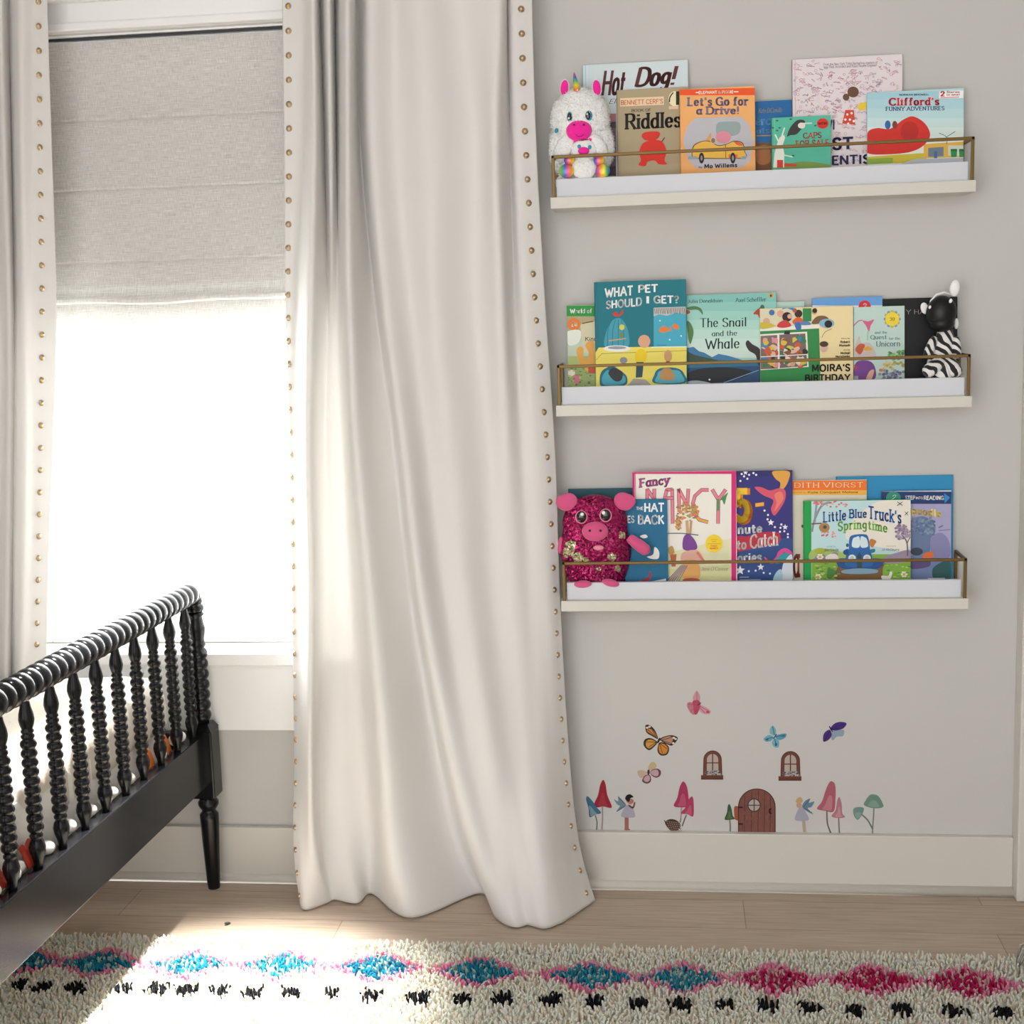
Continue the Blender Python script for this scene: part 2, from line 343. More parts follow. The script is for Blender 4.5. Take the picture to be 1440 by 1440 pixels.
rows = [
 (-160, (395, 427, 441, 450, 461, 470, 488, 502, 519, 553, 586, 640, 700, 712, 719, 745), (-.10, -.105, -.135, -.07, -.13, -.075, -.145, -.065, -.115, -.10, -.12, -.10, -.125, -.085, -.10, -.095)),
 (0, (397, 428, 441, 450, 462, 471, 489, 503, 520, 555, 590, 645, 701, 713, 720, 748), (-.10, -.105, -.135, -.07, -.13, -.075, -.145, -.065, -.115, -.10, -.12, -.10, -.125, -.085, -.10, -.095)),
 (200, (400, 426, 443, 456, 465, 474, 489, 506, 523, 560, 605, 668, 697, 716, 726, 754), (-.10, -.105, -.14, -.075, -.125, -.08, -.15, -.07, -.12, -.105, -.125, -.10, -.13, -.085, -.10, -.095)),
 (420, (402, 417, 438, 457, 466, 479, 491, 526, 541, 577, 613, 668, 704, 722, 738, 766), (-.10, -.105, -.145, -.085, -.085, -.08, -.155, -.07, -.13, -.11, -.13, -.10, -.125, -.09, -.10, -.09)),
 (630, (408, 419, 434, 453, 468, 486, 501, 553, 566, 600, 635, 684, 712, 733, 756, 780), (-.10, -.11, -.145, -.09, -.085, -.085, -.155, -.07, -.145, -.12, -.13, -.105, -.115, -.10, -.10, -.085)),
 (840, (411, 422, 438, 453, 475, 499, 521, 577, 590, 625, 655, 693, 722, 747, 770, 787), (-.10, -.11, -.145, -.095, -.085, -.09, -.16, -.07, -.155, -.13, -.135, -.115, -.115, -.105, -.10, -.085)),
 (1050, (415, 425, 437, 448, 480, 515, 541, 612, 628, 660, 690, 718, 743, 764, 782, 799), (-.105, -.12, -.14, -.10, -.09, -.09, -.165, -.065, -.17, -.15, -.15, -.135, -.13, -.12, -.105, -.085)),
 (1180, (413, 426, 441, 452, 486, 525, 552, 640, 660, 690, 715, 737, 758, 778, 796, 813), (-.12, -.13, -.135, -.10, -.10, -.09, -.18, -.065, -.19, -.185, -.175, -.165, -.16, -.14, -.115, -.09))]
hem = [(423, 1273), (432, 1278), (458, 1270), (472, 1264), (502, 1270), (524, 1256), (578, 1290), (676, 1255), (697, 1288), (723, 1303), (744, 1300), (766, 1305), (785, 1299), (803, 1288), (820, 1277), (836, 1265)]
curtain('wide white curtain with brass studs hanging between the window and the book shelves', rows, hem, ((.36, 2.11, .03, 40), (14.45, 2.075, .03, 40)))
lx = [(-160, (-60, -35, -12, 0, 10, 24, 44, 62)), (0, (-60, -36, -12, 1, 12, 26, 46, 66)), (200, (-60, -35, -10, 6, 16, 29, 46, 73)), (430, (-60, -34, -6, 13, 20, 32, 48, 80)),
      (600, (-62, -36, -8, 13, 20, 32, 48, 76)), (800, (-66, -40, -12, 10, 18, 30, 46, 68)), (1000, (-70, -42, -16, 8, 16, 28, 42, 64))]
ly = (-.10, -.120, -.092, -.118, -.091, -.120, -.11, -.10)
lrows = [(v, us, ly) for v, us in lx]
lhem = [onY(u, 1225, y) for u, y in zip((-76, -46, -18, 6, 14, 26, 40, 62), ly)]
def proj(p):
    d = (p[0]-CX, p[1]+CD, p[2]-CZ); w_ = sum(a*b for a, b in zip(d, _f)); return (720+F*sum(a*b for a, b in zip(d, _r))/w_, 720-F*sum(a*b for a, b in zip(d, _u))/w_)
curtain('white curtain with brass studs at the far side of the window behind the bed', lrows, [proj((p[0], p[1], .004)) for p in lhem], ((6.4, 2.15, .05, 40),))
# ------------------------------------------------------------------ bed (footboard seen along its length)
def black_mat():
    m, n, b = nodes_mat('black_lacquer'); b.inputs['Base Color'].default_value = (.006, .0062, .0072, 1)
    b.inputs['Roughness'].default_value = .2; b.inputs['Specular IOR Level'].default_value = .32
    t = n.nodes.new('ShaderNodeTexNoise'); t.inputs['Scale'].default_value = 600; q = n.nodes.new('ShaderNodeTexCoord'); n.links.new(q.outputs['Object'], t.inputs[0])
    u = n.nodes.new('ShaderNodeBump'); u.inputs['Strength'].default_value = .05; u.inputs['Distance'].default_value = .001
    n.links.new(t.outputs[0], u.inputs['Height']); n.links.new(u.outputs[0], b.inputs['Normal']); return m
M_BLK = black_mat()
BX, BS = -1.371, .026
def BXY(y): return BX+BS*(y+.07)
bed = thing('bed', 'black spool bed with turned spindles and a beaded top rail', 'bed', (BX, -.55, 0))
YF, YN = -.062, -1.19        # far and near post
ax = mathutils.Vector((BS, 1, 0)).normalized()
def along(y0, y1):
    return (BXY(y0), y0), (BXY(y1), y1)
# top rail: stacked beads
def beads(n, pitch, r0, r1, z0=0):
    pr = []
    for i in range(n):
        for t in range(8):
            a = t/8; pr.append((r0+(r1-r0)*sqrt(max(0, sin(pi*a))), z0+(i+a)*pitch))
    pr.append((r0, z0+n*pitch)); return pr
ZT = .760
L_ = (YF-.012)-YN
nb = 34; pitch = L_/nb
pr = [(.0001, -.001)]+beads(nb, pitch, .0232, .0288)+[(.0001, nb*pitch+.001)]
MB().lathe(pr, M_BLK, (BXY(YN), YN, ZT), tuple(ax), 24).build('top_rail', bed)
def spindle_prof(z0, z1):
    H = z1-z0; p = [(.0001, z0), (.0085, z0), (.0080, z0+.006), (.0095, z0+.018), (.0145, z0+.034), (.0158, z0+.044), (.0135, z0+.054), (.0095, z0+.061), (.0125, z0+.064), (.0125, z0+.068), (.0100, z0+.071)]
    zb0, zb1 = z0+.073, z1-.084; n = 10; ph = (zb1-zb0)/n
    for i in range(n):
        for t in (0, .12, .3, .5, .7, .88): p.append((.0098+.0058*sin(pi*max(.02, t))**.6, zb0+(i+t)*ph))
    p += [(.0095, zb1), (.0125, zb1+.004), (.0125, zb1+.008), (.0092, zb1+.011), (.0118, zb1+.014), (.0118, zb1+.017), (.0098, zb1+.020), (.0128, zb1+.028), (.0146, zb1+.038), (.0132, zb1+.050), (.0100, zb1+.062), (.0078, zb1+.074), (.0072, z1), (.0001, z1)]
    return p
SP0, SPD = -.115, .0975
for i in range(12):
    y = SP0-SPD*i
    if y < YN+.05: break
    MB().lathe(spindle_prof(.405, ZT-.018), M_BLK, (BXY(y), y, 0), (0, 0, 1), 16).build('spindle', bed)
def bar(x0o, x1o, y0, y1, z0, z1, b=.003):
    T = lambda x, y, z: (BXY(y)+x, y, z)
    return MB().bbox(x0o, x1o, y0, y1, z0, z1, b, M_BLK, T)
bar(-.018, .018, YN, YF, .275, .408).build('bottom_rail', bed)
for y, nm in ((YF, 0), (YN, 1)):
    x = BXY(y)+.006
    p = MB(); p.bbox(x-.031, x+.031, y-.031, y+.031, .243, .415, .004, M_BLK)
    vs = [(x+a, y+b, z) for z, q in ((.415, .031), (.432, .021)) for a, b in ((-q, -q), (q, -q), (q, q), (-q, q))]
    p.add(vs, [(0, 1, 5, 4), (1, 2, 6, 5), (2, 3, 7, 6), (3, 0, 4, 7), (4, 5, 6, 7)], M_BLK)
    pr = [(.0001, .43), (.018, .43), (.0165, .436)]
    for i in range(7):
        z0 = .438+i*.026
        for t in (0, .12, .3, .5, .7, .88): pr.append((.0165+.0075*sin(pi*max(.02, t))**.6, z0+t*.026))
    pr += [(.0165, .622), (.021, .628), (.0185, .634), (.0175, .645), (.0205, .66), (.0215, .675), (.0185, .692), (.0165, .70), (.0215, .704), (.0215, .709), (.018, .712)]
    p.lathe(pr+[(.0001, .712)], M_BLK, (x, y, 0), (0, 0, 1), 20)
    # elbow of beads turning into the top rail
    pts = []
    for i in range(31):
        a = i/30*pi/2*1.0; s_ = 1 if nm == 0 else -1
        pts.append((x-.004*i/30, y-s_*(.028-.028*cos(a)), .712+(ZT-.712)*sin(a)))
    p.tube(pts, [.0185+.005*sqrt(abs(sin(i/30*pi*4))) for i in range(31)], M_BLK, 18)
    p.build('corner_post', bed)
    pr = [(.0001, 0), (.0145, 0), (.0150, .004), (.0165, .02), (.0215, .13), (.0235, .185), (.0232, .196), (.019, .201), (.0165, .206), (.0205, .211), (.0255, .221), (.0255, .228), (.021, .236), (.019, .244), (.0001, .244)]
    MB().lathe(pr, M_BLK, (x+.002, y, 0), (0, 0, 1), 24).build('leg', bed)
for y, nm in ((YF+.005, 0), (YN-.005, 1)):
    MB().bbox(-2.62, BXY(y)-.026, y-.013, y+.013, .275, .405, .003, M_BLK).build('side_rail', bed)
# mattress and quilt
mt = MB().bbox(-2.60, -1.435, -1.14, -.15, .33, .53, .03, mat('#efede8', .85, name='mattress_ticking'))
tag(mt.build('mattress'), 'white mattress inside the black bed, mostly under the quilt', 'mattress')
M_QLT = mat('#ddd4c6', .9, bump=(70, .5, .006), name='quilt_cotton', gain=1.0, spec=.2)
q = thing('quilt', 'off white quilt with pompom edge tucked behind the bed spindles', 'quilt', (-1.7, -.6, .54))
s = MB(); pr = [(-2.55, .548), (-2.1, .565), (-1.7, .575), (-1.52, .575), (-1.452, .567), (-1.424, .545), (-1.416, .51), (-1.415, .475), (-1.416, .452)]
ny = 70; vs = []; 
for i in range(ny+1):
    t = i/ny; y = -1.13+.985*t
    for k_, (x, z) in enumerate(pr):
        e = max(0, min(1, (x+1.5)/.08)); xx = x+BS*(y+.07)
        vs.append((xx+e*(.006*sin(y*60)+.003*sin(y*140+1)), y, z+(.012*sin(y*9)+.008*sin(y*23+x*9))*(1-e)+e*.005*sin(y*31)))
m_ = len(pr); s.add(vs, [(i*m_+k_, i*m_+k_+1, (i+1)*m_+k_+1, (i+1)*m_+k_) for i in range(ny) for k_ in range(m_-1)], M_QLT, True)
M_POM = mat('#f3efe8', .9, bump=(300, .5, .003), name='pompom_yarn'); qo = s.build('quilt_cloth', q); so = qo.modifiers.new('thickness', 'SOLIDIFY'); so.thickness = .004; so.offset = -1
for i in range(21):
    y = SP0-SPD*(i//2)-(.033 if i % 2 == 0 else .066)+.004*sin(i*2.7)
    if y < -1.12: break
    if i in (2, 4): continue
    r = .0130+.0016*sin(i*2.3)
    MB().ell((BXY(y)-.017+.003*sin(i*5), y, .4225+.002*sin(i*1.7)), (r, r, r), M_POM, 14, 9, None, lambda a, b, c: 1+.05*sin(a*17)*sin(b*19)).build('pompom', q)
M_ORG = mat('#e8772a', .8, name='orange_cotton'); M_RED = mat('#b8341f', .8, name='red_cotton')
for y, w_, m in ((-.240, .04, M_ORG), (-.338, .04, M_ORG), (-.89, .05, M_RED), (-1.02, .06, M_RED)):
    x = BXY(y)-.024
    s = MB(); vs = []
    for i in range(6):
        for z, dx in ((.411, .012), (.425, .008), (.440, .003), (.452, -.004)): vs.append((x+dx+.0015*sin(i*1.3), y-w_/2+w_*i/5, z+.004*sin(i*2)))
    s.add(vs, [(i*4+k_, i*4+k_+1, i*4+k_+5, i*4+k_+4) for i in range(5) for k_ in range(3)], m, True)
    p_ = s.build('colour_patch', q); p_['label'] = 'orange cotton patch' if m == M_ORG else 'red cotton patch'
    so = p_.modifiers.new('thickness', 'SOLIDIFY'); so.thickness = .003
# ------------------------------------------------------------------ rug
import numpy as np
rng = np.random.default_rng(5)
RX0, RX1, RY0, RY1 = -2.5, .515, -1.7, -.372
rug = thing('shag_rug', 'cream shag rug with teal and pink diamonds and black dashes', 'rug', ((RX0+RX1)/2, (RY0+RY1)/2, 0))
MB().bbox(RX0, RX1, RY0, RY1, .0005, .007, .002, mat('#d8d0c2', .95, name='rug_backing')).build('backing', rug)
WOOL = [mat(h, .95, spec=.1, name='wool', sheen=.1, trans=.45) for h in ('#fdf4e8', '#f5eadb', '#fef8ee', '#1b8fae', '#b9d5d3', '#fb9fc0', '#cf1f63', '#e9bfc6', '#17181c', '#f0a81a', '#2aa6c4')]
WC = dict(cream=0, cream2=1, cream3=2, teal=3, aqua=4, pink=5, magenta=6, blush=7, black=8, yellow=9, teal2=10)
DIA = [-1.86, -1.655, -1.477, -1.27, -1.061, -.849, -.625, -.387, -.192, 0, .203, .394]
DASH = [-1.80, -1.71, -1.603, -1.55, -1.478, -1.373, -1.30, -1.234, -1.16, -1.09, -1.009, -.919, -.835, -.735, -.643, -.557, -.461, -.371, -.283, -.196, -.109, -.023, .06, .147, .241, .344, .433]
def wool(x, y):
    y0 = -.497+.008*sin(x*5); jx, jy = rng.normal(0, .0035), rng.normal(0, .003)
    c = min(DIA, key=lambda a: abs(a-x)); dx, dy = abs(x+jx-c), abs(y+jy-y0); hw = .098
    edge = .060*(1-dx/hw)
    if dy < edge-.007:
        u = rng.random()
        if c > -.1: return 'magenta' if u < .72 else 'blush'
        return 'teal' if u < .52 else 'teal2' if u < .72 else 'aqua'
    if dy < edge+.012 and dx < .125 and rng.random() < .9: return 'pink'
    for k_, d in enumerate(DASH):
        if abs(x+jx-d) < .019+.004*sin(k_*2.1) and abs(y+jy*.6+.612-.004*sin(k_*1.3)) < .018: return 'black'
    if abs(y+.735) < .024:
        if abs(x+.42) < .022: return 'yellow'
        if -.235 < x < -.14: return 'black'
        if -.14 <= x < -.07: return 'magenta'
    u = rng.random(); return 'cream' if u < .5 else 'cream2' if u < .75 else 'cream3'
vs, fs, ms = [], [], []
xs = np.arange(-1.95, RX1-.002, .0082); ys = np.arange(-1.02, RY1-.001, .0082)
for xi in xs:
    for yi in ys:
        x = xi+rng.normal(0, .0026); y = yi+rng.normal(0, .0026)
        if y > RY1+.004: continue
        c = wool(x, y); h_ = rng.uniform(.017, .0205); r_ = rng.uniform(.0026, .0038)
        if c == 'black': h_ *= 1.12
        le = rng.normal(0, .0042); ln = rng.normal(-.002, .0042)
        edge = max(0, 1-(RY1-y)/.03)
        ln += .010*edge*rng.random()
        if edge: h_ *= 1.15
        a0 = rng.uniform(0, 2.1); o = len(vs)
        for (t, rr) in ((0, .8), (.45, 1.15), (.85, .95)):
            for k_ in range(3):
                a = a0+k_*2.0944; b = t*t
                vs.append((x+le*b+r_*rr*cos(a), y+ln*b+r_*rr*sin(a), .005+h_*t))
        vs.append((x+le, y+ln, .005+h_))
        for j in range(2):
            for k_ in range(3): fs.append((o+j*3+k_, o+j*3+(k_+1) % 3, o+j*3+3+(k_+1) % 3, o+j*3+3+k_)); ms.append(WC[c])
        for k_ in range(3): fs.append((o+6+k_, o+6+(k_+1) % 3, o+9)); ms.append(WC[c])
pile = MB(); pile.v, pile.f, pile.m, pile.mats, pile.sm = vs, fs, ms, WOOL, [True]*len(fs)
pile.build('pile', rug, kind='stuff')
s = MB()
for i in range(300):
    y = RY1-.01-.66*i/300; x = RX1-.004; l_ = rng.uniform(.03, .06); dz = rng.uniform(.012, .05 if y > -.5 else .03); dy = rng.normal(.006, .012)
    if l_ > .05: dz *= .7
    s.tube([(x, y, .006), (x+l_*.4, y+dy*.4, .006+dz), (x+l_*.8, y+dy, .004+dz*.9), (x+l_, y+dy*1.5, .004+dz*.4)], [.0022, .002, .0017, .001], WOOL[int(rng.integers(0, 3))], 5)
s.build('fringe', rug, kind='stuff')
# small dark fleck on the floor
p = onZ(320, 1299, .002)
s = MB(); s.ell((p[0], p[1], .0035), (.009, .004, .003), mat('#4a4740', .8, name='fleck'), 10, 6, (0, .3, .9)); tag(s.build('fleck'), 'tiny dark fleck on the lit oak floor by the rug', 'fleck')
# ------------------------------------------------------------------ picture ledges
M_SHELF = mat(SHELFC, .5, name='shelf_paint'); M_LIP = mat(LIPC, .55, name='white_board')
M_RAIL = mat('#6f5833', .42, .8, name='aged_brass')
SZ = {1: 1.66409, 2: 1.19966, 3: .74427}
PLACE = {1: 'top', 2: 'middle', 3: 'bottom'}
for k_, z in SZ.items():
    sh_ = thing('picture_ledge', 'cream %s wall ledge with brass rail holding picture books' % PLACE[k_], 'shelf', (0, 0, z-.025), 'cream picture ledges')
    MB().bbox(-.46, .46, -.115, 0, z-.025, z, .0012, M_SHELF).build('board', sh_)
    MB().bbox(-.447, .4455, -.1010, -.0900, z, z+.0405, .0006, M_LIP).build('front_lip', sh_)
    zr = z+.088; r = .0034; yb = -.006; yf = -.1085
    s = MB()
    def sq(p0, p1):
        s.bbox(min(p0[0], p1[0])-r, max(p0[0], p1[0])+r, min(p0[1], p1[1])-r, max(p0[1], p1[1])+r, min(p0[2], p1[2])-r, max(p0[2], p1[2])+r, .0010, M_RAIL)
    sq((-.4525, yf, zr), (.4525, yf, zr))
    for x in (-.4525, .4525):
        sq((x, yf, z+r), (x, yf, zr)); sq((x, yb, z+r), (x, yb, zr)); sq((x, yb, zr), (x, yf, zr))
    s.build('brass_rail', sh_)
# ------------------------------------------------------------------ lettering
# skeleton alphabet: cap height 10, x-height 6.6; '~' strokes are smoothed
GL = {
'A': '8.4;0,0 4.2,10 8.4,0;1.6,3.6 6.8,3.6', 'B': '6.6;.8,0 .8,10;~.8,10 4,10 5.6,9 5.6,6.4 4,5.3 .8,5.3;~.8,5.3 4.4,5.3 6.4,4.2 6.4,1.3 4.4,0 .8,0',
'C': '7.6;~7.4,8 5.8,9.8 3.4,9.8 1,8 .4,5 1,2 3.4,.2 5.8,.2 7.4,2', 'D': '7.8;.8,0 .8,10;~.8,10 4,10 6.6,8.6 7.6,5 6.6,1.4 4,0 .8,0',
'E': '6;.8,0 .8,10;.8,10 5.8,10;.8,5.2 4.8,5.2;.8,0 6,0', 'F': '5.8;.8,0 .8,10;.8,10 5.8,10;.8,5.2 4.8,5.2',
'G': '8;~7.4,8 5.8,9.8 3.4,9.8 1,8 .4,5 1,2 3.4,.2 6,.4 7.4,2;7.4,0 7.4,4.4;5,4.4 8,4.4', 'H': '7.8;.8,0 .8,10;7,0 7,10;.8,5.1 7,5.1',
'I': '2.4;1.2,0 1.2,10', 'J': '4.6;~3.8,10 3.8,3 3.2,.8 1.6,.2 .3,1.4', 'K': '7.2;.8,0 .8,10;6.6,10 .8,4.4;2.8,6 7,0', 'L': '5.8;.8,10 .8,0;.8,0 5.8,0', 'M': '9.6;.8,0 1.2,10 4.8,2 8.4,10 8.8,0',
'N': '8;.8,0 .8,10 7.2,0 7.2,10', 'O': '8.4;~4.2,10 1.4,8.6 .4,5 1.4,1.4 4.2,0 7,1.4 8,5 7,8.6 4.2,10', 'P': '6.4;.8,0 .8,10;~.8,10 4.4,10 6.2,8.8 6.2,6 4.4,4.8 .8,4.8',
'Q': '8.4;~4.2,10 1.4,8.6 .4,5 1.4,1.4 4.2,0 7,1.4 8,5 7,8.6 4.2,10;~4.2,2.2 6,1 8.4,-1.6', 'R': '7;.8,0 .8,10;~.8,10 4.4,10 6,8.8 6,6.2 4.4,5 .8,5;3.6,5 7,0',
'S': '6;~5.6,8.2 4.4,9.8 2.2,9.8 .7,8.2 1.2,6.2 3,5.2 5,4 5.7,2 4.4,.2 2,.2 .4,1.8', 'T': '7.2;3.6,0 3.6,10;0,10 7.2,10', 'U': '7.8;~.8,10 .8,3 1.8,.7 3.9,.1 6,.7 7,3 7,10',
'V': '8;0,10 4,0 8,10', 'W': '11;0,10 2.9,0 5.5,8 8.1,0 11,10', 'Y': '7.6;0,10 3.8,4.8 7.6,10;3.8,4.8 3.8,0',
'a': '5.4;~4.6,5.4 3.2,6.6 1.4,6 .5,4.4 .5,2 1.5,.3 3.2,.2 4.6,1.8;4.6,6.6 4.6,0', 'b': '5.4;.8,10 .8,0;~.8,5 2.2,6.5 3.8,6.2 4.9,4.6 4.9,2 3.8,.4 2.2,.1 .8,1.4',
'c': '4.8;~4.6,5.2 3.4,6.5 1.8,6.2 .5,4.4 .5,2.2 1.8,.4 3.4,.1 4.7,1.4', 'd': '5.6;4.7,10 4.7,0;~4.7,5 3.3,6.5 1.6,6.1 .5,4.4 .5,2 1.6,.3 3.3,.2 4.7,1.6',
'e': '5;.6,3.5 4.6,3.5;~4.6,3.5 4.4,5.4 2.8,6.6 1.1,5.6 .5,3.4 1.1,1 2.8,.1 4.6,1.3', 'f': '3.8;~3.9,9.4 2.8,10 1.8,9 1.7,7 1.7,0;.2,6.3 3.4,6.3',
'g': '5.4;~4.6,5.4 3.2,6.6 1.4,6 .5,4.2 .9,2 2.6,1.1 4.6,2.6;~4.6,6.6 4.6,0 3.8,-2.4 2,-2.8 .6,-2', 'h': '5.6;.8,10 .8,0;~.8,4.8 2.2,6.4 3.8,6.4 4.7,5 4.8,0', 'i': '2;1,6.6 1,0;1,8.8 1,9.2',
'j': '2;~1.2,6.6 1.2,-1.4 .2,-2.8;1.2,8.8 1.2,9.2', 'k': '5.4;.8,10 .8,0;4.6,6.6 .8,2.8;2.2,4.2 5.2,0', 'l': '2;1,10 1,0', 'm': '8.4;.8,6.6 .8,0;~.8,4.8 2,6.4 3.4,6.3 4.2,5 4.2,0;~4.2,4.8 5.4,6.4 6.8,6.3 7.6,5 7.6,0',
'n': '5.6;.8,6.6 .8,0;~.8,4.8 2.2,6.4 3.8,6.4 4.7,5 4.8,0', 'o': '5.4;~2.7,6.6 1.1,5.8 .5,3.3 1.1,.9 2.7,.1 4.3,.9 4.9,3.3 4.3,5.8 2.7,6.6', 'p': '5.4;.8,6.6 .8,-3;~.8,5 2.2,6.5 3.8,6.2 4.9,4.6 4.9,2 3.8,.4 2.2,.1 .8,1.4',
'q': '5.4;4.7,6.6 4.7,-3;~4.7,5 3.3,6.5 1.6,6.1 .5,4.4 .5,2 1.6,.3 3.3,.2 4.7,1.6', 'r': '4;.8,6.6 .8,0;~.8,4.4 1.8,6.2 3.2,6.6 4,6', 's': '4.4;~4.1,5.4 3.2,6.5 1.6,6.4 .7,5.2 1.3,3.9 2.9,3.2 4,2 3.5,.4 1.8,.1 .4,1.2', 't': '3.8;~1.7,9 1.7,2 2.3,.3 3.8,.7;.2,6.3 3.6,6.3',
'u': '5.6;~.8,6.6 .9,1.8 1.8,.2 3.4,.3 4.8,2;4.8,6.6 4.8,0', 'v': '5.4;.2,6.6 2.7,0 5.2,6.6', 'w': '7.8;.2,6.6 2.2,0 3.9,5.6 5.6,0 7.6,6.6', 'x': '5;.2,6.6 4.8,0;4.8,6.6 .2,0', 'y': '5.4;.2,6.6 2.8,.4;~5.2,6.6 2.6,-.4 1.4,-2.8 .2,-2.8', 'z': '5;.3,6.6 4.7,6.6 .3,0 4.8,0',
'!': '2;1,10 1,3.4;1,.6 1,.2', "'": '1.8;1,10 .8,7.4', '-': '4;.4,4 3.6,4', '?': '5.4;~.4,8.2 1.6,9.8 3.6,9.8 4.9,8.2 4.2,6.2 2.6,4.8 2.5,3;2.5,.6 2.5,.2', '.': '1.6;.8,.5 .8,.2', '&': '8;~7.8,0 2.4,6.6 2.2,9 3.8,9.8 4.8,8.4 3.6,6.2 .8,4 .5,1.6 2.2,.1 4.4,.4 7.2,4.6',
'2': '5.6;~.6,7.6 1.6,9.6 3.6,9.8 5,8 4.2,5.4 .5,0;.5,0 5.4,0', '3': '5.4;~.6,8.6 2,9.9 4,9.6 4.8,7.6 3.8,5.8 2.2,5.3;~2.2,5.3 4.2,4.8 5.1,2.8 4,.5 2,.1 .5,1.2', '5': '5.4;4.8,10 1.2,10 .8,5.6;~.8,5.6 2.6,6.4 4.4,5.6 5.1,3.2 4.2,.8 2.2,.1 .4,1.2', '0': '5.6;~2.8,10 1,8.6 .4,5 1,1.4 2.8,0 4.6,1.4 5.2,5 4.6,8.6 2.8,10',
}
def arc2(P, per=6): return [p for p in spline([tuple(a) for a in P], per)]
def stroke2(P, wv, wh, cap=True):
    """outline quads of a pen stroke: wv across, wh along the vertical (broad pen)"""
    out = []
    N = len(P)
    for i in range(N-1):
        (x0, y0), (x1, y1) = P[i], P[i+1]; dx, dy = x1-x0, y1-y0; l_ = sqrt(dx*dx+dy*dy) or 1e-6
        nx, ny = -dy/l_, dx/l_
        w_ = sqrt((nx*wv)**2+(ny*wh)**2)/2
        ex, ey = dx/l_*w_*.35, dy/l_*w_*.35
        out.append([(x0+nx*w_-ex, y0+ny*w_-ey), (x0-nx*w_-ex, y0-ny*w_-ey), (x1-nx*w_+ex, y1-ny*w_+ey), (x1+nx*w_+ex, y1+ny*w_+ey)])
    return out
def text_polys(txt, style):
    """list of polygons in glyph units"""
    polys = []; x = 0
    st = {'sans': (1.5, 1.5, 0, 0), 'bold': (2.3, 2.1, 0, 0), 'light': (.8, .8, 0, 0), 'serif': (2.2, 1.0, 2.4, 0), 'slab': (2.0, 1.4, 2.7, 0), 'thin': (.9, .6, 1.6, 0), 'script': (1.1, .8, 0, .3), 'brush': (2.5, 1.5, 0, .28), 'fancy': (1.5, .6, 1.2, 0)}[style]
    wv, wh, sf, sh_ = st; gap = {'bold': 1.9, 'slab': 2.0, 'serif': 1.5, 'thin': 2.2}.get(style, 1.3)
    for ch in txt:
        if ch == ' ': x += 3.6; continue
        g = GL.get(ch)
        if not g: continue
        parts = g.split(';'); w_ = float(parts[0])
        for s_ in parts[1:]:
            sm = s_[0] == '~'; P = [tuple(float(a) for a in q_.split(',')) for q_ in s_.lstrip('~').split()]
            Q = arc2(P) if sm else P
            polys += [[(x+a, b) for a, b in q_] for q_ in stroke2(Q, wv, wh)]
            if sf and ch not in "!'-.?S":
                for (a, b), (c, d) in ((P[0], P[1]), (P[-1], P[-2])):
                    if abs(b-d) > abs(a-c)*.45 and min(abs(b-v) for v in (0, 10, 6.6, -3)) < .05 and not (sm and ch in 'acegs'):
                        e = wh*.95; y0 = b-e/2+(e*.1 if b == 0 else 0); polys.append([(x+a-sf/1.5, y0), (x+a+sf/1.5, y0), (x+a+sf/1.5, y0+e), (x+a-sf/1.5, y0+e)])
        x += w_+gap
    if sh_: polys = [[(a+b*sh_, b) for a, b in q_] for q_ in polys]
    return polys
